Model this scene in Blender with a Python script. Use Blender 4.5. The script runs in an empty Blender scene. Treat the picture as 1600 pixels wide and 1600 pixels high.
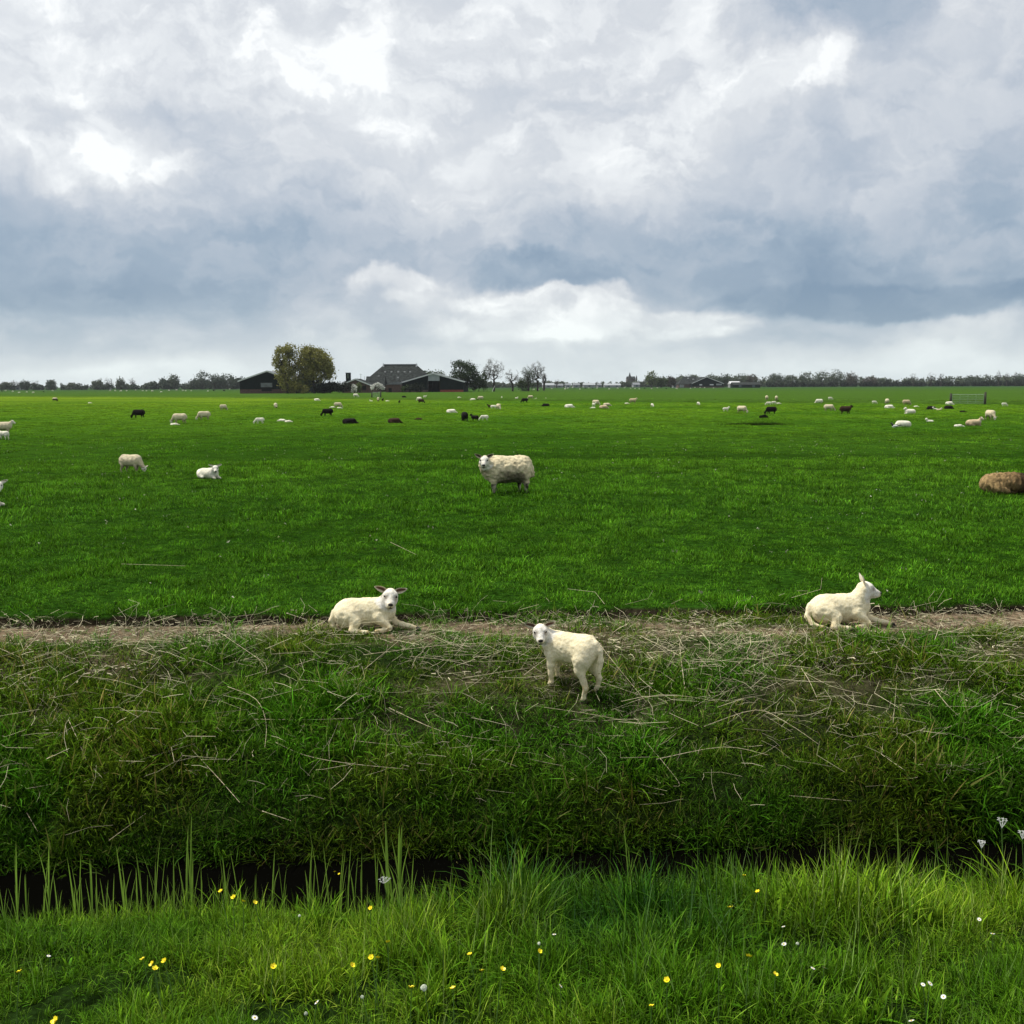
import bpy, math, random
import numpy as np
from mathutils import Matrix, Vector, Euler

random.seed(7)
RNG = np.random.default_rng(11)
scene = bpy.context.scene
COL = scene.collection
R = math.radians

# ------------------------------------------------------------------ camera
CAM_H, PITCH, ROLL, FPX = 2.15, R(6.88), R(-0.215), 1640.0
cam_d = bpy.data.cameras.new('camera')
cam = bpy.data.objects.new('camera', cam_d)
COL.objects.link(cam)
cam_d.sensor_width = 36.0
cam_d.lens = 36.0 * FPX / 1600.0
cam_d.clip_start = 0.05
cam_d.clip_end = 12000
CAM_M = Matrix.Translation((0, 0, CAM_H)) @ Matrix.Rotation(math.pi / 2 - PITCH, 4, 'X') @ Matrix.Rotation(ROLL, 4, 'Z')
cam.matrix_world = CAM_M
scene.camera = cam
scene.render.resolution_x = scene.render.resolution_y = 1024

# ------------------------------------------------------------------ view / render
scene.view_settings.view_transform = 'Standard'
scene.view_settings.look = 'None'
scene.view_settings.gamma = 1.0
scene.view_settings.exposure = 0.6
scene.view_settings.use_curve_mapping = False
scene.render.engine = 'CYCLES'
scene.cycles.use_denoising = True
scene.cycles.max_bounces = 5
scene.cycles.diffuse_bounces = 2
scene.cycles.glossy_bounces = 2
scene.cycles.transmission_bounces = 2
scene.cycles.transparent_max_bounces = 4
scene.cycles.volume_bounces = 0
scene.cycles.caustics_reflective = False
scene.cycles.caustics_refractive = False
scene.render.film_transparent = False


# ------------------------------------------------------------------ node helper
class NT:
    def __init__(self, tree):
        self.t = tree
        self.n = tree.nodes
        self.l = tree.links

    def node(self, typ, **kw):
        n = self.n.new(typ)
        for k, v in kw.items():
            if k.startswith('i_'):
                key = k[2:]
                key = int(key) if key.isdigit() else key.replace('_', ' ')
                self.put(n.inputs[key], v)
            else:
                setattr(n, k, v)
        return n

    def put(self, sock, v):
        if isinstance(v, bpy.types.NodeSocket):
            self.l.new(v, sock)
        else:
            if isinstance(v, (tuple, list)) and sock.type == 'RGBA' and len(v) == 3:
                v = (*v, 1)
            sock.default_value = v

    def math(self, op, a, b=0.0, c=None, clamp=False):
        n = self.n.new('ShaderNodeMath')
        n.operation = op
        n.use_clamp = clamp
        self.put(n.inputs[0], a)
        self.put(n.inputs[1], b)
        if c is not None:
            self.put(n.inputs[2], c)
        return n.outputs[0]

    def vmath(self, op, a, b=(0, 0, 0)):
        n = self.n.new('ShaderNodeVectorMath')
        n.operation = op
        self.put(n.inputs[0], a)
        if op == 'SCALE':
            self.put(n.inputs['Scale'], b)
        else:
            self.put(n.inputs[1], b)
        return n.outputs[0]

    def mixc(self, f, a, b, mode='MIX'):
        n = self.n.new('ShaderNodeMix')
        n.data_type = 'RGBA'
        n.blend_type = mode
        n.clamp_factor = True
        self.put(n.inputs[0], f)
        self.put(n.inputs[6], a)
        self.put(n.inputs[7], b)
        return n.outputs[2]

    def mixf(self, f, a, b):
        n = self.n.new('ShaderNodeMix')
        n.data_type = 'FLOAT'
        n.clamp_factor = True
        self.put(n.inputs[0], f)
        self.put(n.inputs[2], a)
        self.put(n.inputs[3], b)
        return n.outputs[0]

    def rng(self, v, a, b, c=0.0, d=1.0, smooth=True):
        n = self.n.new('ShaderNodeMapRange')
        n.interpolation_type = 'SMOOTHSTEP' if smooth else 'LINEAR'
        self.put(n.inputs[0], v)
        for i, q in enumerate((a, b, c, d)):
            self.put(n.inputs[1 + i], q)
        return n.outputs[0]

    def noise(self, vec, scale, detail=4.0, rough=0.5, out=0, dist=0.0):
        n = self.n.new('ShaderNodeTexNoise')
        if vec is not None:
            self.put(n.inputs['Vector'], vec)
        n.inputs['Scale'].default_value = scale
        n.inputs['Detail'].default_value = detail
        n.inputs['Roughness'].default_value = rough
        n.inputs['Distortion'].default_value = dist
        return n.outputs[out]

    def ramp(self, f, stops, interp='LINEAR'):
        n = self.n.new('ShaderNodeValToRGB')
        cr = n.color_ramp
        cr.interpolation = interp
        while len(cr.elements) < len(stops):
            cr.elements.new(0.5)
        for e, (p, c) in zip(cr.elements, stops):
            e.position = p
            e.color = (c, c, c, 1) if not isinstance(c, (tuple, list)) else (*c, 1)
        self.put(n.inputs[0], f)
        return n.outputs[0]


def srgb(*c):
    o = []
    for v in c:
        v /= 255.0
        o.append(v / 12.92 if v <= 0.04045 else ((v + 0.055) / 1.055) ** 2.4)
    return tuple(o)


# ------------------------------------------------------------------ world: overcast cloud deck over a Nishita sky
SUN_EL, SUN_AZ = R(60), R(-72)
world = bpy.data.worlds.new('World')
scene.world = world
world.use_nodes = True
W = NT(world.node_tree)
W.n.clear()
tc = W.node('ShaderNodeTexCoord')
D = W.vmath('NORMALIZE', tc.outputs['Generated'])
sky = W.node('ShaderNodeTexSky', sky_type='NISHITA')
sky.sun_disc = False
sky.sun_elevation = SUN_EL
sky.sun_rotation = SUN_AZ
sky.altitude = 0
# billow warp of the direction
w1 = W.noise(D, 5.0, 6, 0.55, out=1)
w2 = W.noise(D, 19.0, 5, 0.6, out=1)
w1 = W.vmath('SCALE', W.vmath('SUBTRACT', w1, (.5, .5, .5)), 0.115)
w2 = W.vmath('SCALE', W.vmath('SUBTRACT', w2, (.5, .5, .5)), 0.050)
sep0 = W.node('ShaderNodeSeparateXYZ', i_0=D)
Dw = W.vmath('ADD', w1, w2)
# warp fades towards the horizon so that the low bands stay level
wf = W.rng(sep0.outputs[2], 0.0, 0.16, 0.30, 1.0)
Dw = W.vmath('MULTIPLY', Dw, (1.2, 1.0, 0.9))
Dw = W.vmath('ADD', D, W.vmath('SCALE', Dw, wf))
sep = W.node('ShaderNodeSeparateXYZ', i_0=Dw)
az = W.math('ARCTAN2', sep.outputs[0], sep.outputs[1])
el = W.math('ARCSINE', W.math('MINIMUM', W.math('MAXIMUM', sep.outputs[2], -1.0), 1.0))
azn = W.math('DIVIDE', W.math('PINGPONG', W.math('ADD', az, R(30)), R(60)), R(60))
# coarse brightness of the cloud deck, 0 = slate blue base, 100 = white
GX = np.arange(0, 1601, 100)
GY = np.array([-10, 60, 120, 180, 240, 300, 360, 400, 440, 470, 500, 530, 560, 596])
G = np.array([
    [88, 92, 95, 97, 99, 100, 99, 97, 97, 95, 97, 96, 62, 60, 70, 78, 80],
    [86, 88, 90, 90, 93, 97, 98, 98, 96, 93, 95, 99, 66, 58, 68, 76, 80],
    [99, 92, 82, 82, 86, 93, 99, 96, 90, 85, 87, 90, 97, 72, 76, 74, 78],
    [94, 100, 78, 72, 74, 84, 97, 97, 88, 85, 80, 85, 100, 76, 68, 68, 72],
    [95, 94, 99, 88, 70, 76, 92, 95, 84, 78, 84, 82, 74, 72, 62, 58, 60],
    [60, 64, 70, 88, 66, 64, 76, 92, 82, 76, 86, 80, 66, 58, 50, 50, 52],
    [36, 38, 42, 48, 52, 56, 52, 76, 80, 48, 64, 54, 48, 42, 38, 38, 40],
    [26, 28, 30, 32, 42, 46, 46, 36, 58, 52, 30, 30, 30, 30, 34, 34, 36],
    [22, 18, 14, 22, 32, 38, 80, 60, 24, 40, 20, 18, 18, 20, 26, 28, 28],
    [50, 48, 22, 22, 28, 52, 84, 74, 84, 98, 86, 60, 10, 10, 12, 10, 8],
    [44, 54, 54, 40, 42, 66, 70, 74, 96, 98, 88, 92, 58, 50, 60, 64, 66],
    [48, 46, 44, 48, 54, 62, 60, 72, 82, 86, 76, 68, 60, 66, 74, 78, 76],
    [82, 90, 90, 88, 74, 70, 70, 76, 74, 72, 74, 76, 82, 86, 86, 86, 88],
    [92, 94, 94, 92, 90, 88, 90, 92, 92, 92, 92, 92, 92, 94, 94, 94, 94]], float) / 100.0


def grid_at(px, py):
    px = min(max(px, 0), 1599.9)
    py = min(max(py, GY[0]), GY[-1] - .01)
    i = int(px // 100)
    j = int(np.searchsorted(GY, py, side='right') - 1)
    fx = (px - GX[i]) / 100.0
    fy = (py - GY[j]) / (GY[j + 1] - GY[j])
    return (.96 if py < 330 else 1.0) * ((G[j, i] * (1 - fx) + G[j, i + 1] * fx) * (1 - fy) + (G[j + 1, i] * (1 - fx) + G[j + 1, i + 1] * fx) * fy)


CAM_INV = CAM_M.to_3x3().inverted()


def dir_to_px(a, e):
    v = CAM_INV @ Vector((math.sin(a) * math.cos(e), math.cos(a) * math.cos(e), math.sin(e)))
    return 800 + FPX * v.x / -v.z, 800 - FPX * v.y / -v.z


els = [0.0, 1.1, 2.1, 3.1, 4.1, 5.1, 6.3, 7.7, 9.4, 11.2, 13.2, 15.2, 17.2, 19.6]
val = None
for k, e in enumerate(els):
    stops = []
    for q in range(31):
        a = R(-30 + 2.0 * q)
        px, py = dir_to_px(a, R(e))
        stops.append((q / 30.0, float(grid_at(px, py))))
    rr = W.ramp(azn, stops, 'EASE' if False else 'LINEAR')
    if val is None:
        val = rr
    else:
        f = W.rng(el, R(els[k - 1]), R(e), 0, 1, smooth=False)
        val = W.mixc(f, val, rr)
val = W.math('ADD', val, 0.0)
# separate banks of cloud with firmer edges: (x, y, half width, half height, brightness, softness, opacity)
PUFFS = [(1310, 10, 125, 78, .46, .18, .85), (1265, 130, 75, 45, 1.0, .6, .8), (1420, 190, 120, 60, .74, .6, .5), (60, 130, 120, 50, .98, .5, .7), (190, 250, 120, 35, 1.0, .5, .75), (95, 205, 60, 24, .80, .7, .6),
         (1120, 400, 220, 70, .24, .5, .6), (350, 410, 260, 50, .30, .6, .5), (150, 455, 130, 26, .14, .5, .7), (860, 425, 120, 26, .18, .3, .85), (720, 420, 80, 22, .38, .5, .6),
         (610, 450, 92, 36, .84, .14, .85), (580, 470, 60, 22, .62, .4, .7), (640, 462, 40, 10, .98, .5, .7), (700, 470, 60, 34, .84, .4, .8), (760, 470, 50, 12, .96, .5, .7),
         (900, 490, 105, 36, .95, .13, .9), (968, 462, 30, 20, .97, .4, .7), (870, 520, 70, 15, 1.0, .4, .8), (1075, 502, 88, 25, .92, .18, .85), (1140, 478, 34, 13, .99, .3, .9), (1120, 515, 26, 10, .97, .5, .7),
         (895, 475, 18, 7, .74, .6, .5), (735, 515, 62, 13, .86, .5, .6), (790, 532, 40, 8, .97, .5, .6), (560, 500, 100, 22, .66, .6, .5),
         (1380, 462, 260, 26, .06, .2, .85), (1450, 505, 170, 12, .72, .5, .6), (1230, 520, 70, 20, .48, .6, .6)]
for (qx, qy, rx, ry, bv, so_, op) in PUFFS:
    v_ = CAM_M.to_3x3() @ Vector(((qx - 800) / FPX, (800 - qy) / FPX, -1))
    v_.normalize()
    a0, e0 = math.atan2(v_.x, v_.y), math.asin(v_.z)
    dx_ = W.math('DIVIDE', W.math('SUBTRACT', W.math('SUBTRACT', W.math('MULTIPLY', azn, R(60)), R(30)), a0), rx / FPX)
    dy_ = W.math('DIVIDE', W.math('SUBTRACT', el, e0), ry / FPX)
    dd = W.math('SQRT', W.math('ADD', W.math('MULTIPLY', dx_, dx_), W.math('MULTIPLY', dy_, dy_)))
    val = W.mixf(W.math('MULTIPLY', W.rng(dd, 1 + so_, 1 - so_, 0, 1), op), val, bv)
# overhead and behind: the same deck without the placed shapes
nz = W.noise(W.vmath('MULTIPLY', D, (1, 1, 1.8)), 2.2, 7, 0.55)
gen = W.rng(nz, 0.3, 0.7, 0.45, 1.0)
val = W.mixf(W.rng(el, R(20), R(34)), val, gen)
# fine billows
f1 = W.math('SUBTRACT', W.noise(W.vmath('MULTIPLY', Dw, (1, 1, 1.6)), 9.0, 8, 0.55), 0.5)
f2 = W.math('SUBTRACT', W.noise(W.vmath('MULTIPLY', Dw, (1, 1, 1.9)), 34.0, 6, 0.58), 0.5)
amp = W.rng(sep0.outputs[2], 0.0, 0.06, 0.35, 1.0)
f3 = W.noise(W.vmath('MULTIPLY', Dw, (1, 1, 1.9)), 6.0, 7, 0.52)
f3 = W.math('SUBTRACT', W.rng(f3, .43, .58), 0.5)
f4 = W.noise(W.vmath('ADD', W.vmath('MULTIPLY', Dw, (1, 1, 1.7)), (3.1, 1.7, .4)), 17.0, 6, 0.55)
f4 = W.math('SUBTRACT', W.rng(f4, .42, .60), 0.5)
val = W.math('ADD', val, W.math('MULTIPLY', W.math('MULTIPLY', f3, 0.13), amp))
val = W.math('ADD', val, W.math('MULTIPLY', W.math('MULTIPLY', f4, 0.12), amp))
val = W.math('ADD', val, W.math('MULTIPLY', W.math('MULTIPLY', f1, 0.44), amp))
val = W.math('ADD', val, W.math('MULTIPLY', W.math('MULTIPLY', f2, 0.17), amp), clamp=True)
deck = W.ramp(val, [(0.0, srgb(124, 147, 171)), (0.3, srgb(154, 171, 189)), (0.55, srgb(184, 193, 205)), (0.8, srgb(215, 219, 224)), (0.93, srgb(236, 239, 241)), (1.0, srgb(252, 254, 254))])
# thin greenish milk near the horizon
hz = W.rng(sep0.outputs[2], 0.0, 0.10, 1.0, 0.0)
deck = W.mixc(W.math('MULTIPLY', hz, 0.85), deck, W.mixc(0.75, (0.88, 0.965, 0.97), deck, 'MULTIPLY'))
deck10 = W.vmath('SCALE', deck, 6.9)
out = W.mixc(0.94, sky.outputs[0], deck10)
ground_col = W.mixc(W.rng(sep0.outputs[2], -0.02, 0.0), (0.6, 1.0, 0.4), out)
bg = W.node('ShaderNodeBackground', i_0=ground_col, i_1=0.1)
wo = W.node('ShaderNodeOutputWorld', i_0=bg.outputs[0])
world.cycles.sampling_method = 'MANUAL'
world.cycles.sample_map_resolution = 512

sun_d = bpy.data.lights.new('sun', 'SUN')
sun_d.energy = 3.0
sun_d.angle = R(8)
sun_d.color = (1.0, 0.96, 0.88)
sun = bpy.data.objects.new('sun', sun_d)
COL.objects.link(sun)
sd = Vector((math.sin(SUN_AZ) * math.cos(SUN_EL), math.cos(SUN_AZ) * math.cos(SUN_EL), math.sin(SUN_EL)))
sun.rotation_euler = sd.to_track_quat('Z', 'Y').to_euler()


# ------------------------------------------------------------------ numpy noise
_LAT = np.random.default_rng(3).random((256, 256)).astype(np.float64)
_LAT3 = np.random.default_rng(4).random((64, 64, 64)).astype(np.float64)


def vnoise(x, y):
    xi = np.floor(x).astype(int)
    yi = np.floor(y).astype(int)
    fx, fy = x - xi, y - yi
    fx = fx * fx * (3 - 2 * fx)
    fy = fy * fy * (3 - 2 * fy)
    a = _LAT[xi & 255, yi & 255]
    b = _LAT[(xi + 1) & 255, yi & 255]
    c = _LAT[xi & 255, (yi + 1) & 255]
    d = _LAT[(xi + 1) & 255, (yi + 1) & 255]
    return (a * (1 - fx) + b * fx) * (1 - fy) + (c * (1 - fx) + d * fx) * fy


def fbm(x, y, o=4):
    s, a, t = 0, 1.0, 0
    for k in range(o):
        s = s + a * vnoise(x * 2 ** k + 17.3 * k, y * 2 ** k + 9.1 * k)
        t += a
        a *= 0.5
    return s / t


def vnoise3(p):
    i = np.floor(p).astype(int)
    f = p - i
    f = f * f * (3 - 2 * f)
    r = 0
    for dx in (0, 1):
        for dy in (0, 1):
            for dz in (0, 1):
                w = (f[..., 0] if dx else 1 - f[..., 0]) * (f[..., 1] if dy else 1 - f[..., 1]) * (f[..., 2] if dz else 1 - f[..., 2])
                r = r + w * _LAT3[(i[..., 0] + dx) & 63, (i[..., 1] + dy) & 63, (i[..., 2] + dz) & 63]
    return r


# ------------------------------------------------------------------ terrain
def sss(x, y):
    return y - 0.05 * x


PS = [-50, 0.0, 1.5, 2.8, 3.5, 4.0, 4.5, 5.0, 5.5, 6.2, 6.62, 6.80, 7.25, 8.3, 9.0, 9.45, 9.86, 9.99, 10.3, 1e5]
PZ = [.5, .5, .45, .32, .17, .0, -.32, -.75, -1.12, -1.3, -1.12, -.98, -.70, -.30, -.12, -.10, -.09, -.01, .0, .0]


def wob(x):
    return 0.16 * (fbm(x * .55 + 40, x * 0 + 3.3, 3) - .5)


def terr(x, y):
    x = np.asarray(x, float)
    y = np.asarray(y, float)
    s = sss(x, y) + wob(x)
    z = np.interp(s, PS, PZ)
    bank = np.clip((s - 6.9) / .5, 0, 1) * np.clip((9.1 - s) / .6, 0, 1)
    verge = np.clip((5.2 - s) / .8, 0, 1)
    field = np.clip((s - 10.0) / .5, 0, 1)
    z = z + bank * .16 * (fbm(x * 2.1, y * 2.6, 3) - .5)
    z = z + verge * .12 * (fbm(x * 1.7 + 9, y * 1.9, 3) - .5)
    z = z + field * (.07 * (fbm(x * .9 + 5, y * .9, 4) - .5)) * np.clip(60 / np.maximum(y, 1), 0, 1)
    # field drainage furrows, low and wide
    for c, wd, dp in ((26.0, .8, .02), (31.5, 1.0, .02), (44., 1.6, .03), (62., 2.2, .04)):
        q = y - c - .05 * x - 1.2 * (fbm(x * .06 + c, x * 0 + 1., 2) - .5)
        z = z - dp * np.exp(-(q / wd) ** 2)
    # the far ditch and its bank
    q = (y - (152.8 - .778 * x)) / 1.27
    z = z - .35 * np.exp(-((q + 1.2) / 1.6) ** 2) + .28 * np.exp(-((q - 4) / 3.0) ** 2)
    return z


def ray(px, py):
    v = CAM_M.to_3x3() @ Vector(((px - 800) / FPX, (800 - py) / FPX, -1))
    return v / v.y


def at(px, py, h=0.0):
    """the point of the ground (plus h) seen at a pixel of the photograph"""
    v = ray(px, py)
    t = np.concatenate([np.arange(1.5, 16, .01), np.geomspace(16, 2500, 4000)])
    z = CAM_H + v.z * t
    g = terr(v.x * t, t) + h
    if t is not None and py < 700:
        g = np.where(t > 30, h, g)
    k = np.argmax(z <= g)
    if z[k] > g[k]:
        k = len(t) - 1
    return Vector((v.x * t[k], t[k], float(terr(v.x * t[k], t[k])) + 0))


def on(px, dist):
    """the point at depth dist under a pixel column"""
    v = ray(px, 600)
    return v.x * dist


HORIZ = lambda px: 602 - 6 * px / 1600


def pxm(dist):
    return dist / FPX


# ------------------------------------------------------------------ object helpers
def tag(o, label=None, cat=None, group=None, kind=None):
    if label:
        o['label'] = label
    if cat:
        o['category'] = cat
    if group:
        o['group'] = group
    if kind:
        o['kind'] = kind
    return o


def link(name, data, parent=None, loc=None, rz=0.0, scl=None):
    o = bpy.data.objects.new(name, data)
    COL.objects.link(o)
    if loc is not None:
        o.location = loc
    if rz:
        o.rotation_euler = (0, 0, rz)
    if scl is not None:
        o.scale = (scl, scl, scl) if not isinstance(scl, (tuple, list)) else scl
    if parent is not None:
        o.parent = parent
    return o


def empty(name, loc, rz=0.0, scl=None):
    o = link(name, None, None, loc, rz, scl)
    o.empty_display_size = .1
    return o


def mesh_np(name, v, faces, mats=(), smooth=False, cols=None, fattr=None, mat_idx=None):
    me = bpy.data.meshes.new(name)
    v = np.asarray(v, np.float32)
    if isinstance(faces, np.ndarray):
        n, k = faces.shape
        me.vertices.add(len(v))
        me.vertices.foreach_set('co', v.ravel())
        me.loops.add(n * k)
        me.loops.foreach_set('vertex_index', faces.astype(np.int32).ravel())
        me.polygons.add(n)
        me.polygons.foreach_set('loop_start', np.arange(0, n * k, k, dtype=np.int32))
        me.update(calc_edges=True)
    else:
        me.from_pydata([tuple(map(float, q)) for q in v], [], faces)
        me.update()
    for m in mats:
        me.materials.append(m)
    if mat_idx is not None:
        me.polygons.foreach_set('material_index', np.asarray(mat_idx, np.int32))
    if smooth:
        me.polygons.foreach_set('use_smooth', np.ones(len(me.polygons), bool))
    if cols is not None:
        a = me.attributes.new('Col', 'FLOAT_COLOR', 'POINT')
        c = np.ones((len(v), 4), np.float32)
        c[:, :3] = cols
        a.data.foreach_set('color', c.ravel())
    if fattr:
        for k, arr in fattr.items():
            a = me.attributes.new(k, 'FLOAT', 'POINT')
            a.data.foreach_set('value', np.asarray(arr, np.float32))
    me.validate()
    return me


class MB:
    """collects simple solids into one mesh"""
    def __init__(self):
        self.v, self.f = [], []

    def poly(self, pts, faces):
        b = len(self.v)
        self.v += [tuple(p) for p in pts]
        self.f += [tuple(b + i for i in f) for f in faces]
        return self

    def box(self, a, b):
        x0, y0, z0 = a
        x1, y1, z1 = b
        return self.poly([(x0, y0, z0), (x1, y0, z0), (x1, y1, z0), (x0, y1, z0), (x0, y0, z1), (x1, y0, z1), (x1, y1, z1), (x0, y1, z1)],
                         [(0, 3, 2, 1), (4, 5, 6, 7), (0, 1, 5, 4), (1, 2, 6, 5), (2, 3, 7, 6), (3, 0, 4, 7)])

    def prism(self, prof, y0, y1):
        """profile in x,z extruded along y"""
        n = len(prof)
        pts = [(x, y0, z) for x, z in prof] + [(x, y1, z) for x, z in prof]
        fs = [tuple(range(n)), tuple(range(2 * n - 1, n - 1, -1))]
        fs += [(i, i + n, (i + 1) % n + n, (i + 1) % n) for i in range(n)]
        return self.poly(pts, fs)

    def tube(self, pts, rad, n=6, cap=True):
        pts = [Vector(p) for p in pts]
        if not isinstance(rad, (list, tuple)):
            rad = [rad] * len(pts)
        b = len(self.v)
        for i, p in enumerate(pts):
            d = (pts[min(i + 1, len(pts) - 1)] - pts[max(i - 1, 0)])
            d = d.normalized() if d.length > 1e-9 else Vector((0, 0, 1))
            u = d.orthogonal().normalized() if abs(d.z) > .95 else d.cross(Vector((0, 0, 1))).normalized()
            w = d.cross(u)
            for k in range(n):
                a = 2 * math.pi * k / n
                q = p + (u * math.cos(a) + w * math.sin(a)) * rad[i]
                self.v.append(tuple(q))
        for i in range(len(pts) - 1):
            for k in range(n):
                a0, a1 = b + i * n + k, b + i * n + (k + 1) % n
                self.f.append((a0, a1, a1 + n, a0 + n))
        if cap:
            self.f.append(tuple(b + k for k in range(n))[::-1])
            e = b + (len(pts) - 1) * n
            self.f.append(tuple(e + k for k in range(n)))
        return self

    def ball(self, c, r, nu=10, nv=6):
        r = (r, r, r) if not isinstance(r, (tuple, list)) else r
        b = len(self.v)
        self.v.append((c[0], c[1], c[2] - r[2]))
        for j in range(1, nv):
            t = math.pi * j / nv
            for i in range(nu):
                a = 2 * math.pi * i / nu
                self.v.append((c[0] + r[0] * math.sin(t) * math.cos(a), c[1] + r[1] * math.sin(t) * math.sin(a), c[2] - r[2] * math.cos(t)))
        self.v.append((c[0], c[1], c[2] + r[2]))
        top = len(self.v) - 1
        for i in range(nu):
            self.f.append((b, b + 1 + (i + 1) % nu, b + 1 + i))
            e = b + 1 + (nv - 2) * nu
            self.f.append((e + i, e + (i + 1) % nu, top))
        for j in range(nv - 2):
            for i in range(nu):
                a0 = b + 1 + j * nu + i
                a1 = b + 1 + j * nu + (i + 1) % nu
                self.f.append((a0, a1, a1 + nu, a0 + nu))
        return self

    def mesh(self, name, mat, smooth=False):
        me = bpy.data.meshes.new(name)
        me.from_pydata(self.v, [], self.f)
        me.update()
        me.materials.append(mat)
        if smooth:
            for p in me.polygons:
                p.use_smooth = True
        return me

    def build(self, name, mat, parent=None, smooth=False, loc=None):
        return link(name, self.mesh(name, mat, smooth), parent, loc)


# ------------------------------------------------------------------ materials
def principled(name, col, rough=.8, noise=None, bump=None, spec=.3):
    """noise = (scale, amount) colour variation; bump = (scale, strength, distance)"""
    m = bpy.data.materials.new(name)
    m.use_nodes = True
    N = NT(m.node_tree)
    b = N.n['Principled BSDF']
    b.inputs['Roughness'].default_value = rough
    b.inputs['Specular IOR Level'].default_value = spec
    g = N.node('ShaderNodeNewGeometry')
    c = col
    if noise:
        nn = N.noise(g.outputs['Position'], noise[0], 4, .6)
        lo = tuple(v * (1 - noise[1]) for v in col)
        hi = tuple(min(1, v * (1 + noise[1])) for v in col)
        c = N.mixc(N.rng(nn, .3, .7), lo, hi)
    N.put(b.inputs['Base Color'], c)
    if bump:
        bn = N.node('ShaderNodeBump')
        bn.inputs['Strength'].default_value = bump[1]
        bn.inputs['Distance'].default_value = bump[2]
        N.put(bn.inputs['Height'], N.noise(g.outputs['Position'], bump[0], 4, .6))
        N.put(b.inputs['Normal'], bn.outputs[0])
    return m


def leaf_mat(name, instanced, trans=.18, rough=.5, spec=.03, jitter=.6):
    """grass and leaves: colour from the plant's own tint, varied piece by piece"""
    m = bpy.data.materials.new(name)
    m.use_nodes = True
    N = NT(m.node_tree)
    b = N.n['Principled BSDF']
    a = N.node('ShaderNodeAttribute')
    a.attribute_name = 'tint'
    a.attribute_type = 'INSTANCER' if instanced else 'GEOMETRY'
    c = a.outputs['Color']
    if instanced:
        blade = N.node('ShaderNodeAttribute')
        blade.attribute_name = 'Col'
        c = N.mixc(1.0, c, blade.outputs['Color'], 'MULTIPLY')
    oi = N.node('ShaderNodeObjectInfo')
    v = N.math('ADD', N.math('MULTIPLY', oi.outputs['Random'], jitter), 1 - jitter / 2)
    c = N.vmath('SCALE', c, v)
    N.put(b.inputs['Base Color'], c)
    b.inputs['Roughness'].default_value = rough
    b.inputs['Specular IOR Level'].default_value = spec
    t = N.node('ShaderNodeBsdfTranslucent')
    N.put(t.inputs[0], N.mixc(1.0, c, (1.0, 1.0, .55), 'MULTIPLY'))
    mx = N.node('ShaderNodeMixShader')
    mx.inputs[0].default_value = trans
    N.l.new(b.outputs[0], mx.inputs[1])
    N.l.new(t.outputs[0], mx.inputs[2])
    N.l.new(mx.outputs[0], N.n['Material Output'].inputs[0])
    return m


def wool_mat():
    m = bpy.data.materials.new('wool')
    m.use_nodes = True
    N = NT(m.node_tree)
    b = N.n['Principled BSDF']
    a = N.node('ShaderNodeAttribute')
    a.attribute_name = 'Col'
    t = N.node('ShaderNodeTexCoord')
    n1 = N.noise(t.outputs['Object'], 55, 4, .65)
    n2 = N.noise(t.outputs['Object'], 7, 3, .6)
    c = N.mixc(N.rng(n1, .35, .65), N.vmath('MULTIPLY', a.outputs['Color'], (.86, .82, .72)), N.vmath('SCALE', a.outputs['Color'], 1.04))
    c = N.mixc(N.math('MULTIPLY', N.rng(n2, .45, .75), .35), c, N.vmath('MULTIPLY', a.outputs['Color'], (.78, .72, .58)))
    N.put(b.inputs['Base Color'], c)
    b.inputs['Roughness'].default_value = .95
    b.inputs['Specular IOR Level'].default_value = .1
    bn = N.node('ShaderNodeBump')
    bn.inputs['Strength'].default_value = .4
    bn.inputs['Distance'].default_value = .006
    N.put(bn.inputs['Height'], N.noise(t.outputs['Object'], 95, 5, .7))
    N.put(b.inputs['Normal'], bn.outputs[0])
    return m


def ground_mat():
    m = bpy.data.materials.new('ground_cover')
    m.use_nodes = True
    N = NT(m.node_tree)
    b = N.n['Principled BSDF']
    a = N.node('ShaderNodeAttribute')
    a.attribute_name = 'Col'
    g = N.node('ShaderNodeNewGeometry')
    P = g.outputs['Position']
    n1 = N.noise(P, 14, 6, .7)
    n2 = N.noise(P, 1.1, 5, .6)
    n3 = N.noise(N.vmath('MULTIPLY', P, (.05, .16, 1)), 1.0, 4, .6)
    c = N.vmath('SCALE', a.outputs['Color'], N.rng(n1, .3, .7, .3, 1.6))
    c = N.vmath('SCALE', c, N.rng(n2, .3, .7, .78, 1.22))
    c = N.vmath('SCALE', c, N.rng(n3, .3, .7, .88, 1.12))
    N.put(b.inputs['Base Color'], c)
    b.inputs['Roughness'].default_value = .9
    b.inputs['Specular IOR Level'].default_value = .0
    bn = N.node('ShaderNodeBump')
    bn.inputs['Strength'].default_value = .9
    bn.inputs['Distance'].default_value = .05
    N.put(bn.inputs['Height'], n1)
    N.put(b.inputs['Normal'], bn.outputs[0])
    return m


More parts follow.
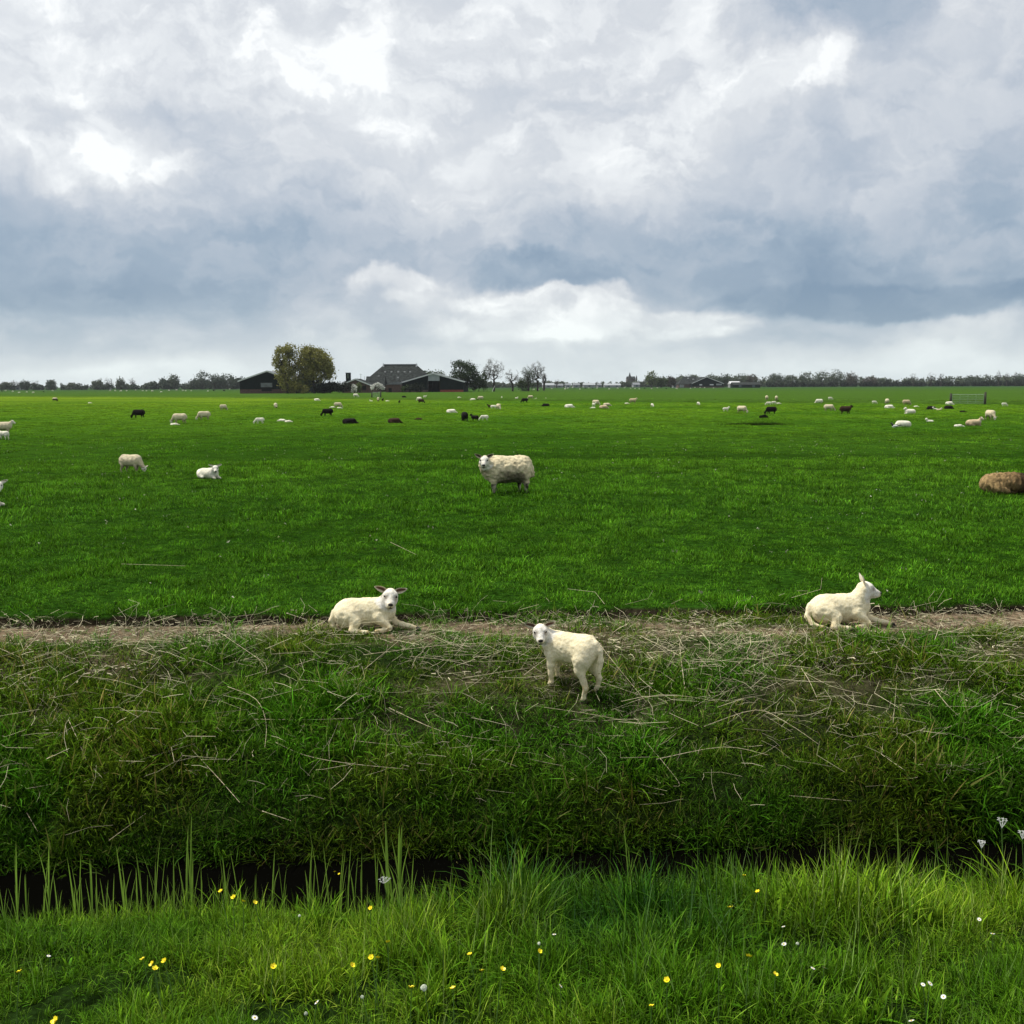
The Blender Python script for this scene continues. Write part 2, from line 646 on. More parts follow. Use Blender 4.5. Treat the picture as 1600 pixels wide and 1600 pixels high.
M = {}
M['ground'] = ground_mat()
M['grass'] = leaf_mat('grass_blades', True)
M['straw_inst'] = leaf_mat('straw_pieces', True, trans=.1, rough=.6, jitter=.7)
M['wool'] = wool_mat()
M['eye'] = principled('eye_black', (.012, .009, .008), .15, spec=.6)
M['nose'] = principled('nose_skin', (.022, .017, .018), .45)
M['hoof'] = principled('hoof_horn', (.03, .024, .02), .6)
M['straw'] = principled('dry_reed', (.62, .53, .34), .6, (40, .35))
M['reed'] = None
M['stem'] = principled('flower_stem', (.08, .16, .03), .6, (20, .3))
M['yellow'] = principled('buttercup_petal', (.85, .72, .02), .35)
M['ycore'] = principled('flower_core', (.55, .38, .02), .8)
M['white'] = principled('white_petal', (.78, .78, .74), .6)
M['dark_clad'] = principled('dark_green_cladding', (.006, .012, .011), .8, (.8, .3), spec=.05)
M['brick'] = principled('barn_brick', (.10, .06, .05), .9, (3, .35))
M['red_brick'] = principled('red_brick', (.24, .055, .04), .9, (3, .3))
M['grey_roof'] = principled('corrugated_roof', (.16, .17, .18), .7, (.7, .2))
M['trim'] = principled('white_trim', (.62, .62, .62), .6)
M['panel'] = principled('grey_panel', (.30, .32, .33), .6, (1, .1))
M['skylight'] = principled('skylight_sheet', (.11, .12, .12), .8)
M['thatch'] = principled('dark_roof_tiles', (.030, .034, .032), .9, (1.2, .5), (5, .5, .2), spec=.05)
M['black'] = principled('barn_inside', (.006, .006, .006), .9)
M['glass'] = principled('window_glass', (.08, .1, .12), .1, spec=.6)
M['wood'] = principled('old_post_wood', (.05, .045, .035), .9, (12, .4))
M['galv'] = principled('galvanised_steel', (.28, .35, .26), .5, (6, .2))
M['bark'] = principled('bark', (.045, .038, .03), .9, (3, .4))
M['far_wall'] = principled('pale_wall', (.27, .28, .28), .8, (.5, .1))
M['far_brick'] = principled('church_brick', (.10, .085, .08), .9, (.4, .2))
M['bird_b'] = principled('bird_black', (.01, .01, .014), .5)
M['bird_w'] = principled('bird_white', (.75, .75, .73), .7)


def foliage_mat(name, col, trans=.25, jitter=.3):
    m = bpy.data.materials.new(name)
    m.use_nodes = True
    N = NT(m.node_tree)
    b = N.n['Principled BSDF']
    g = N.node('ShaderNodeNewGeometry')
    n = N.noise(g.outputs['Position'], .45, 4, .6)
    r = g.outputs['Random Per Island']
    v = N.math('MULTIPLY', N.rng(n, .3, .7, 1 - jitter, 1 + jitter), N.math('ADD', N.math('MULTIPLY', r, .7), .65))
    c = N.vmath('SCALE', col, v)
    N.put(b.inputs['Base Color'], c)
    b.inputs['Roughness'].default_value = .7
    b.inputs['Specular IOR Level'].default_value = .15
    t = N.node('ShaderNodeBsdfTranslucent')
    N.put(t.inputs[0], c)
    mx = N.node('ShaderNodeMixShader')
    mx.inputs[0].default_value = trans
    N.l.new(b.outputs[0], mx.inputs[1])
    N.l.new(t.outputs[0], mx.inputs[2])
    N.l.new(mx.outputs[0], N.n['Material Output'].inputs[0])
    return m


M['reed'] = foliage_mat('reed_leaf', (.22, .36, .05), .35)
F_GOLD = foliage_mat('poplar_leaves_gold', (.20, .19, .045))
F_OLIVE = foliage_mat('willow_leaves_olive', (.21, .20, .05))
F_DARK = foliage_mat('dark_green_leaves', (.035, .055, .022))
F_MID = foliage_mat('green_leaves', (.06, .085, .035))
F_LIGHT = foliage_mat('fresh_green_leaves', (.11, .14, .05))
F_GREY = foliage_mat('budding_twigs', (.11, .105, .08))
F_HEDGE = foliage_mat('hedge_leaves', (.018, .026, .014))
F_BLOSSOM = foliage_mat('white_blossom', (.65, .65, .6), .2, .15)

# ------------------------------------------------------------------ the ground sheets
def graded(lo, hi, step, g, far):
    core = list(np.arange(lo, hi + 1e-6, step))
    up, s = [], step
    p = hi
    while p < far:
        s *= g
        p += s
        up.append(p)
    return core, up


xc, xu = graded(-6.5, 6.5, .07, 1.09, 4500)
xs = np.array([-q for q in reversed(xu)] + xc + xu)
yc, yu = graded(.6, 11.4, .05, 1.035, 5500)
ydn = [-3000, -800, -200, -60, -20, -8, -3, -1, 0]
ys = np.array(ydn + yc + yu)
X, Y = np.meshgrid(xs, ys)
Z = terr(X, Y)
S = sss(X, Y) + wob(X)
# flatten the sheet far away
Z = Z * np.clip((900 - Y) / 400, 0, 1) + 0.0


def pal(*c):
    return np.array(c, float)


def field_col(x, y):
    """what the pasture itself looks like: fresh, olive or bluish growth by parcel"""
    x = np.asarray(x, float)
    y = np.asarray(y, float)
    base = pal(.034, .103, .009)
    lush = pal(.027, .090, .006)
    olive = pal(.066, .142, .009)
    yel = pal(.130, .205, .012)
    beyond = pal(.050, .105, .013)
    t = np.clip((y - 18) / 70, 0, 1)[..., None]
    c = base * (1 - t) + olive * t
    left = (np.clip((y - 95) / 90, 0, 1) * np.clip((-x + 8) / 40, 0, 1))[..., None]
    c = c * (1 - left) + yel * left
    n = fbm(x * .12 + 7, y * .10, 4)[..., None]
    c = c * (1 - .5 * np.clip((n - .45) * 4, 0, 1)) + lush * .5 * np.clip((n - .45) * 4, 0, 1)
    q = y - (152.8 - .778 * x)
    b = np.clip(q / 3 + .5, 0, 1)[..., None]
    far = np.clip((y - 300) / 400, 0, 1)[..., None]
    bc = beyond * (1 - far) + pal(.035, .075, .022) * far
    c = c * (1 - b) + bc * b
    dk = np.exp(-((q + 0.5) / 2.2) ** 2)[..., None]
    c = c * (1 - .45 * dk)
    # darker along the furrows
    for cc, wd in ((26.0, .9), (31.5, 1.2), (44., 2.0), (62., 2.6)):
        qq = y - cc - .05 * x - 1.2 * (fbm(x * .06 + cc, x * 0 + 1., 2) - .5)
        e = (np.exp(-(qq / wd) ** 2) * fbm(x * .1 + cc, y * .1, 2))[..., None]
        c = c * (1 - .30 * e)
    return c


def soil_amount(x, y):
    """bare, trodden earth: the sheep path and thin places on the bank"""
    s = sss(x, y) + wob(x)
    n = fbm(x * 1.3 + 31, y * 2.2, 4)
    n2 = fbm(x * .45 + 3, y * .9 + 8, 3)
    path = np.clip((s - 9.08 + .9 * (n - .5)) / .25, 0, 1) * (s < 9.97)
    path = path * np.clip((n2 - .33) * 5 + .3, .1, 1)
    thin = np.clip((n2 + .25 * n - .60) * 5, 0, 1) * np.clip((s - 7.6) / 1.0, 0, 1) * (s < 9.2) * .45
    left = np.clip((-x - 2.2) / 1.0, 0, 1) * np.clip((s - 8.2) / .5, 0, 1) * (s < 9.3) * .55 * np.clip((n - .35) * 4, 0, 1)
    return np.clip(np.maximum(np.maximum(path, thin), left), 0, 1)


fc = field_col(X, Y)
soil = pal(.165, .122, .078)
bankc = pal(.014, .026, .006)
vergec = pal(.010, .022, .004)
mud = pal(.003, .0035, .002)
so = soil_amount(X, Y)[..., None]
c = fc * (.50 + .50 * np.clip((Y - 24) / 40, 0, 1))[..., None]
below = (S < 9.93)[..., None]
bk = bankc * (1 - so) + soil * (.8 + .5 * fbm(X * 6, Y * 9, 3)[..., None]) * so
c = np.where(below, bk, c)
c = np.where(((S > 9.84) & (S < 9.97))[..., None], pal(.02, .016, .01), c)  # dark band paints the shadow under the pasture's overhanging edge
c = np.where((S < 6.95)[..., None], mud * 1.5, c)
c = np.where((S < 5.2)[..., None], vergec, c)
c = np.where(((S > 4.55) & (S < 6.84))[..., None], mud, c)
ny, nx = X.shape
V = np.stack([X, Y, Z], -1).reshape(-1, 3)
I = np.arange(nx * ny).reshape(ny, nx)
quads = np.stack([I[:-1, :-1], I[:-1, 1:], I[1:, 1:], I[1:, :-1]], -1).reshape(-1, 4)
sc_ = .25 * (S[:-1, :-1] + S[:-1, 1:] + S[1:, 1:] + S[1:, :-1]).reshape(-1)
cols = c.reshape(-1, 3)
for nm, lo, hi in (('verge', -1e9, 4.55), ('ditch_bed', 4.55, 6.8), ('ditch_bank', 6.8, 9.0), ('dirt_path', 9.0, 9.95), ('field', 9.95, 1e9)):
    sel = quads[(sc_ >= lo) & (sc_ < hi)]
    u, inv = np.unique(sel, return_inverse=True)
    me = mesh_np(nm, V[u], inv.reshape(-1, 4), [M['ground']], True, cols[u])
    tag(link(nm, me), kind='structure')

wm = bpy.data.materials.new('ditch_water')
wm.use_nodes = True
N = NT(wm.node_tree)
b = N.n['Principled BSDF']
b.inputs['Base Color'].default_value = (.0015, .0015, .001, 1)
b.inputs['Roughness'].default_value = .10
b.inputs['Specular IOR Level'].default_value = .06
b.inputs['IOR'].default_value = 1.02
g = N.node('ShaderNodeNewGeometry')
bn = N.node('ShaderNodeBump')
bn.inputs['Strength'].default_value = .15
bn.inputs['Distance'].default_value = .01
N.put(bn.inputs['Height'], N.noise(g.outputs['Position'], 9, 3, .5))
N.put(b.inputs['Normal'], bn.outputs[0])
wx = [-400, -60, -20, -8, -4, 0, 4, 8, 20, 60, 400]
wv = [(x, 4.9 + .05 * x, -1.0) for x in wx] + [(x, 7.25 + .05 * x, -1.0) for x in wx]
nw = len(wx)
tag(link('water', mesh_np('water', wv, [(i, i + 1, i + 1 + nw, i + nw) for i in range(nw - 1)], [wm])), kind='structure')


# ------------------------------------------------------------------ grass
def tuft_mesh(name, mat, n, rad, h0, h1, w, lean, curl, seed, segs=3, tip=(2.0, 1.6, .9), base=(.16, .19, .14), dead=0.0, dead_sheen_col=(2.6, 1.6, 2.2), flat=0.0):
    r = np.random.default_rng(seed)
    vs, cs, fs = [], [], []
    for k in range(n):
        a = r.uniform(0, 2 * np.pi)
        q = rad * np.sqrt(r.uniform())
        p = np.array([q * np.cos(a), q * np.sin(a), -.015])
        h = r.uniform(h0, h1)
        b = r.uniform(0, 2 * np.pi) if r.uniform() < .5 else a + r.normal() * .7
        d = np.array([np.cos(b), np.sin(b), 0])
        f = b + r.normal() * .5 + np.pi / 2
        sd_ = np.array([np.cos(f), np.sin(f), 0])
        ang = abs(r.normal()) * lean + flat
        cu = abs(r.normal()) * curl
        ww = w * r.uniform(.6, 1.3)
        isd = r.uniform() < dead
        hue = r.uniform(.4, 1.6)
        yel = r.uniform(.8, 1.12)
        b0 = len(vs)
        for s in range(segs + 1):
            t = s / segs
            wd = ww * (1 - t) ** .7 if t < 1 else 0
            wd *= (.75 + .6 * t) if t < .6 else 1.1
            cc = np.array(base) * (1 - t) + np.array(tip) * t  # dark foot and bright tip paint root shade and blade highlights
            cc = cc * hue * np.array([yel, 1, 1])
            if isd:
                cc = np.array(dead_sheen_col) * (.6 + .6 * hue)
            if s < segs:
                vs += [p - sd_ * wd / 2, p + sd_ * wd / 2]
                cs += [cc, cc]
            else:
                vs.append(p)
                cs.append(cc)
            ang2 = ang + cu * t
            p = p + (d * np.sin(ang2) + np.array([0, 0, 1]) * np.cos(ang2)) * h / segs
        for s in range(segs - 1):
            i = b0 + 2 * s
            fs.append((i, i + 1, i + 3))
            fs.append((i, i + 3, i + 2))
        i = b0 + 2 * (segs - 1)
        fs.append((i, i + 1, i + 2))
    return mesh_np(name, np.array(vs), np.array(fs), [mat], False, np.array(cs))


def proto_coll(name, meshes):
    c = bpy.data.collections.new(name)
    for k, m in enumerate(meshes):
        o = bpy.data.objects.new('%s_piece_%02d' % (name, k), m)
        c.objects.link(o)
    return c


def scatter(name, pts, rot, scl, tint, idx, coll):
    me = bpy.data.meshes.new(name)
    n = len(pts)
    me.vertices.add(n)
    me.vertices.foreach_set('co', np.asarray(pts, np.float32).ravel())
    for k, arr, typ, key in (('rot', rot, 'FLOAT_VECTOR', 'vector'), ('scl', scl, 'FLOAT', 'value'), ('tint', tint, 'FLOAT_VECTOR', 'vector'), ('idx', idx, 'INT', 'value')):
        a = me.attributes.new(k, typ, 'POINT')
        a.data.foreach_set(key, np.asarray(arr, np.int32 if typ == 'INT' else np.float32).ravel())
    o = link(name, me)
    ng = bpy.data.node_groups.new(name + '_scatter', 'GeometryNodeTree')
    ng.interface.new_socket('Geometry', in_out='INPUT', socket_type='NodeSocketGeometry')
    ng.interface.new_socket('Geometry', in_out='OUTPUT', socket_type='NodeSocketGeometry')
    gi = ng.nodes.new('NodeGroupInput')
    go = ng.nodes.new('NodeGroupOutput')
    ci = ng.nodes.new('GeometryNodeCollectionInfo')
    ci.inputs['Collection'].default_value = coll
    ci.inputs['Separate Children'].default_value = True
    ci.inputs['Reset Children'].default_value = True
    ip = ng.nodes.new('GeometryNodeInstanceOnPoints')
    ip.inputs['Pick Instance'].default_value = True

    def attr(nm, t):
        a = ng.nodes.new('GeometryNodeInputNamedAttribute')
        a.data_type = t
        a.inputs['Name'].default_value = nm
        return a.outputs['Attribute']
    L = ng.links.new
    L(gi.outputs[0], ip.inputs['Points'])
    L(ci.outputs[0], ip.inputs['Instance'])
    L(attr('idx', 'INT'), ip.inputs['Instance Index'])
    e2r = ng.nodes.new('FunctionNodeEulerToRotation')
    L(attr('rot', 'FLOAT_VECTOR'), e2r.inputs[0])
    L(e2r.outputs[0], ip.inputs['Rotation'])
    L(attr('scl', 'FLOAT'), ip.inputs['Scale'])
    L(ip.outputs[0], go.inputs[0])
    md = o.modifiers.new('scatter', 'NODES')
    md.node_group = ng
    return o


def strew(n, xf, y0, y1, seed):
    """n points, x within +-xf(y), y between, denser evenly by area"""
    r = np.random.default_rng(seed)
    ymax = y1
    pts = []
    Xm = xf(y1)
    while sum(len(p) for p in pts) < n:
        x = r.uniform(-Xm, Xm, n)
        y = r.uniform(y0, y1, n)
        k = np.abs(x) < xf(y)
        pts.append(np.stack([x[k], y[k]], -1))
    return np.concatenate(pts)[:n], r


def lay(name, n, xf, y0, y1, seed, coll, nm, keep, tintf, sclf, tilt=.12, kindlabel=None):
    P, r = strew(n, xf, y0, y1, seed)
    k = keep(P[:, 0], P[:, 1], r)
    P = P[k]
    x, y = P[:, 0], P[:, 1]
    z = terr(x, y)
    rot = np.stack([r.normal(0, tilt, len(x)), r.normal(0, tilt, len(x)), r.uniform(0, 6.283, len(x))], -1)
    o = scatter(name, np.stack([x, y, z], -1), rot, sclf(x, y, r), tintf(x, y, r), r.integers(0, nm, len(x)), coll)
    return o


G1 = M['grass']
# verge: long fresh meadow grass
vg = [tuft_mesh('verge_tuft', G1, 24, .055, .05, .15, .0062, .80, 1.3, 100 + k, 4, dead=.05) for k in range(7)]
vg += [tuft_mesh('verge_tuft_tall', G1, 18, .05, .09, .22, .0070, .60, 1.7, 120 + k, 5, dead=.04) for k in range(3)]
vg += [tuft_mesh('verge_tuft_thin', G1, 14, .05, .13, .27, .0034, .22, .5, 140 + k, 4, dead=.30, dead_sheen_col=(2.4, 1.4, 5)) for k in range(2)]
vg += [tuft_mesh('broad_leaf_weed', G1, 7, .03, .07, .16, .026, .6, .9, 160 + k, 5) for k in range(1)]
C_V = proto_coll('verge_grass_pieces', vg)


def lump(x, y):
    """the tall dark tussocks in the middle of the verge"""
    return np.exp(-((x - .42) / .48) ** 2 - ((y - 3.65) / .38) ** 2) + .6 * np.exp(-((x + .05) / .35) ** 2 - ((y - 4.2) / .3) ** 2)


def verge_tint(x, y, r):
    n = fbm(x * 1.6 + 3, y * 1.9, 3)
    t = np.clip((n - .35) * 3, 0, 1)[:, None]
    c = pal(.050, .148, .009) * (1 - t) + pal(.098, .212, .015) * t
    d = np.clip(lump(x, y) * 1.3, 0, 1)[:, None]
    c = c * (1 - d) + pal(.016, .066, .007) * d
    return c * (.85 + .3 * r.random((len(x), 1)))


def verge_scl(x, y, r):
    n = fbm(x * 1.1 + 50, y * 1.1, 2)
    s = .62 + .55 * np.clip((n - .3) * 2, 0, 1)
    n3_ = fbm(x * 4.5 + 5, y * 4.5, 2)
    s = s * (.50 + .95 * np.clip((n3_ - .2) * 1.7, 0, 1))
    s = s * (1 - .15 * np.clip((-x - .2) / 1.5, 0, 1)) + .32 * np.clip(lump(x, y), 0, 1)
    s = s * (1 + .34 * np.clip((x + .50) / .35, 0, 1) * np.clip((y - 3.3) / .5, 0, 1))
    s = s * (1 + .22 * np.clip((x - 1.1) / .5, 0, 1) * np.clip((y - 3.6) / .4, 0, 1))
    s = s * (.76 + .24 * np.clip((y - 3.0) / .6, 0, 1))
    return .84 * s * r.uniform(.75, 1.2, len(x))


vo = lay('verge_grass', 27000, lambda y: .56 * y + 1.5, 1.9, 4.85, 5, C_V, len(vg), lambda x, y, r: (sss(x, y) + wob(x) < 4.85) & (r.random(len(x)) < .18 + 1.6 * np.clip((fbm(x * 5 + 60, y * 5, 2) - .3) * 2, 0, 1)), verge_tint, verge_scl)
tag(vo, 'long fresh green meadow grass on the near ditch edge', 'grass', kind='stuff')

# far bank: short, matted, darker grass
bg_ = [tuft_mesh('bank_tuft', G1, 18, .08, .03, .12, .0085, 1.0, 1.3, 200 + k, 3, dead=.06, dead_sheen_col=(5.0, 2.0, 7)) for k in range(5)]  # pale dead blades, their whiteness also painting the sheen of the grass
bg_ += [tuft_mesh('bank_tuft_long', G1, 15, .06, .07, .18, .0080, .85, 1.6, 220 + k, 4, dead=.06, dead_sheen_col=(5.0, 2.0, 7)) for k in range(4)]  # same pale blades, dead growth and painted sheen in one colour
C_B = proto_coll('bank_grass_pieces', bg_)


def bank_tint(x, y, r):
    n = fbm(x * 1.1 + 13, y * 1.4, 4)
    t = np.clip((n - .38) * 4, 0, 1)[:, None]
    c = pal(.050, .104, .009) * (1 - t) + pal(.034, .116, .008) * t
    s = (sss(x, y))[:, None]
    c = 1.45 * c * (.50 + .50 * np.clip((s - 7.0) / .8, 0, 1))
    return c * (.75 + .5 * r.random((len(x), 1)))


def bank_scl(x, y, r):
    s = sss(x, y)
    n = fbm(x * 1.4 + 50, y * 1.9, 3)
    n3_ = fbm(x * 5.5 + 5, y * 6.5, 2)
    return (.55 + .7 * np.clip((n - .35) * 2.5, 0, 1)) * (.6 + .8 * np.clip((n3_ - .2) * 1.7, 0, 1)) * (1.25 - .4 * np.clip((s - 7.2) / 1.8, 0, 1)) * r.uniform(.7, 1.25, len(x))


def bank_keep(x, y, r):
    s = sss(x, y) + wob(x)
    so = soil_amount(x, y)
    return (s > 6.78) & (s < 9.9) & (r.random(len(x)) > so * .93)


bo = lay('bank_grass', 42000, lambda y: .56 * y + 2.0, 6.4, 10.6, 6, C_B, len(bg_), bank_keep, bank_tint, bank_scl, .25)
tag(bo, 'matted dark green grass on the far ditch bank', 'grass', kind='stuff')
# hanging fringe right above the water
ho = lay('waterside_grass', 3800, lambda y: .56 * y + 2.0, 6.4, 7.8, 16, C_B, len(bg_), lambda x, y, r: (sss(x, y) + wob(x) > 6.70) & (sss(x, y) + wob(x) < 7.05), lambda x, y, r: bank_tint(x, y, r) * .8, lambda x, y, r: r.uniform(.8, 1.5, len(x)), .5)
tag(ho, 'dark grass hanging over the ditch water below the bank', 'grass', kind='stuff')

# pasture
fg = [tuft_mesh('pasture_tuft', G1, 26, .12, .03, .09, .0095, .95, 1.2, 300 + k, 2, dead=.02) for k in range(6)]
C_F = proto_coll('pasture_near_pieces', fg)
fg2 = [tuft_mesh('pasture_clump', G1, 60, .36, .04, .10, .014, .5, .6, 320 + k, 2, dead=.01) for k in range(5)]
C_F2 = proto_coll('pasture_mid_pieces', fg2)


def pasture_tint(x, y, r):
    c = field_col(x, y) * (2.0 + .5 * np.clip((y - 14) / 25, 0, 1))[:, None]
    n = fbm(x * 1.5 + 1, y * 1.3, 3)[:, None]
    n2 = fbm(x * 7 + 1, y * 5.5, 2)[:, None]
    c = c * (.84 + .32 * np.clip((n - .25) * 1.6, 0, 1)) * (.55 + .9 * np.clip((n2 - .2) * 1.7, 0, 1))
    return c * (.8 + .4 * r.random((len(x), 1)))


def p_scl(x, y, r):
    n = fbm(x * 1.2 + 21, y * 1.0, 3)
    n2 = fbm(x * 6.5 + 21, y * 5.2, 2)
    return .85 * (.62 + .6 * np.clip((n - .35) * 2.5, 0, 1)) * (.45 + 1.1 * np.clip((n2 - .25) * 2, 0, 1)) * r.uniform(.75, 1.25, len(x))


a1 = lay('pasture_grass', 30000, lambda y: .56 * y + 2, 9.2, 16.5, 7, C_F, len(fg), lambda x, y, r: (sss(x, y) + wob(x) > 9.93) & (r.random(len(x)) < .6 + 1.2 * np.clip((fbm(x * 5 + 60, y * 4, 2) - .3) * 2, 0, 1)), pasture_tint, p_scl)
a2 = lay('pasture_grass', 32000, lambda y: .56 * y + 2, 16.5, 30, 8, C_F, len(fg), lambda x, y, r: y > 0, pasture_tint, lambda x, y, r: 1.35 * p_scl(x, y, r))
a4 = None
a3 = lay('pasture_grass', 62000, lambda y: .56 * y + 2, 28, 150, 9, C_F2, len(fg2), lambda x, y, r: (r.random(len(x)) < np.clip((150 - y) / 80, 0, 1)), pasture_tint, lambda x, y, r: .9 * p_scl(x, y, r), .05)
tag(a1, 'short thick green pasture grass in front, next to the dirt path', 'grass', kind='stuff')
tag(a2, 'short green pasture grass around the big ewe', 'grass', kind='stuff')
tag(a3, 'even green pasture grass in the middle distance among the grazing flock', 'grass', kind='stuff')


# a few pale and dark specks: dead leaves, droppings, clover in the pasture
def chip_mesh(name, seed):
    r = np.random.default_rng(seed)
    vs, fs = [], []
    for k in range(2):
        b = len(vs)
        p = r.normal(0, .05, 3) * (1, 1, 0) + (0, 0, r.uniform(.03, .07))
        q = [p + r.normal(0, .016, 3) for _ in range(4)]
        vs += q
        fs += [(b, b + 1, b + 2), (b, b + 2, b + 3), (b, b + 1, b + 3)]
    return mesh_np(name, np.array(vs), np.array(fs), [G1], False, np.ones((len(vs), 3)))


sk = lay('pasture_specks', 700, lambda y: .56 * y + 1, 10.2, 40, 31, proto_coll('pasture_speck_pieces', [chip_mesh('pasture_chip', 500 + k) for k in range(4)]), 4, lambda x, y, r: y > 0, lambda x, y, r: np.where(r.random((len(x), 1)) < .55, pal(.5, .5, .38), pal(.03, .025, .015)), lambda x, y, r: r.uniform(.3, .7, len(x)) * (1 + y / 60))
tag(sk, 'scattered dead leaves, droppings and clover heads in the pasture', 'litter', kind='stuff')


# straw litter on the bank and crumbs on the path
def straw_mesh(name, n, rad, l0, l1, w, seed, up=.15):
    r = np.random.default_rng(seed)
    vs, fs, cs = [], [], []
    for k in range(n):
        p = np.array([r.normal() * rad, r.normal() * rad, r.uniform(.01, .09) if l1 > .1 else r.uniform(0, .03)])
        a = r.uniform(0, 6.283)
        e = r.normal() * up
        L = r.uniform(l0, l1)
        d = np.array([np.cos(a) * np.cos(e), np.sin(a) * np.cos(e), abs(np.sin(e))])
        sd_ = np.cross(d, [0, 0, 1.])
        sd_ /= np.linalg.norm(sd_)
        bend = sd_ * r.normal() * .16 * L + np.array([0, 0, .04]) * abs(r.normal()) * L
        ww = w * r.uniform(.6, 1.4)
        cc = np.array([1, 1, 1]) * r.uniform(.5, 1.2)
        b0 = len(vs)
        for s, t in enumerate((0, .5, 1)):
            q = p + d * L * t + bend * (1 - (2 * t - 1) ** 2)
            vs += [q - sd_ * ww / 2, q + sd_ * ww / 2, q + np.array([0, 0, ww * .8])]
            cs += [cc, cc * .9, cc * 1.05]
        for s in range(2):
            i = b0 + 3 * s
            for u_, v_ in ((0, 1), (1, 2), (2, 0)):
                fs.append((i + u_, i + v_, i + 3 + v_))
                fs.append((i + u_, i + 3 + v_, i + 3 + u_))
    return mesh_np(name, np.array(vs), np.array(fs), [M['straw_inst']], False, np.array(cs))


sm = [straw_mesh('straw_piece', 3, .18, .05, .42, .0016, 400 + k, .20) for k in range(4)] + [straw_mesh('straw_stem', 5, .16, .06, .22, .0016, 410 + k, 1.2) for k in range(2)] + [straw_mesh('straw_chip', 9, .12, .015, .06, .007, 430 + k) for k in range(4)]
C_S = proto_coll('straw_pieces', sm)


def straw_keep(x, y, r):
    s = sss(x, y) + wob(x)
    n = fbm(x * .8 + 70, y * 1.1 + 4, 3)
    heap = np.exp(-((x - 1.75) / .5) ** 2 - ((s - 8.75) / .25) ** 2) + np.exp(-((x + .35) / .55) ** 2 - ((s - 8.95) / .2) ** 2)
    pr = .20 + np.clip((n - .42) * 1.2, 0, 1) * .3 + heap * 1.2 + .10 * (x > .2) * (s < 8.6)
    pr = pr * np.clip((s - 6.9) / 1.4, .3, 1)
    return (s > 7.1) & (s < 9.8) & (r.random(len(x)) < pr)


def straw_tint(x, y, r):
    return pal(.82, .74, .50) * (.4 + .9 * r.random((len(x), 1)))


st = lay('straw_litter', 11500, lambda y: .56 * y + 2, 6.5, 10.6, 21, C_S, 6, straw_keep, straw_tint, lambda x, y, r: r.uniform(.6, 1.25, len(x)), .15)
tag(st, 'thin dry straw bits scattered over the far bank', 'straw', kind='stuff')
sp = lay('straw_crumbs', 1700, lambda y: .56 * y + 2, 8.2, 10.7, 22, proto_coll('straw_crumb_pieces', sm[6:]), 4, lambda x, y, r: (soil_amount(x, y) > .35) & (r.random(len(x)) < .8), lambda x, y, r: straw_tint(x, y, r) * .65, lambda x, y, r: r.uniform(.5, 1.2, len(x)), .1)
tag(sp, 'pale straw crumbs trodden into the dirt path', 'straw', kind='stuff')


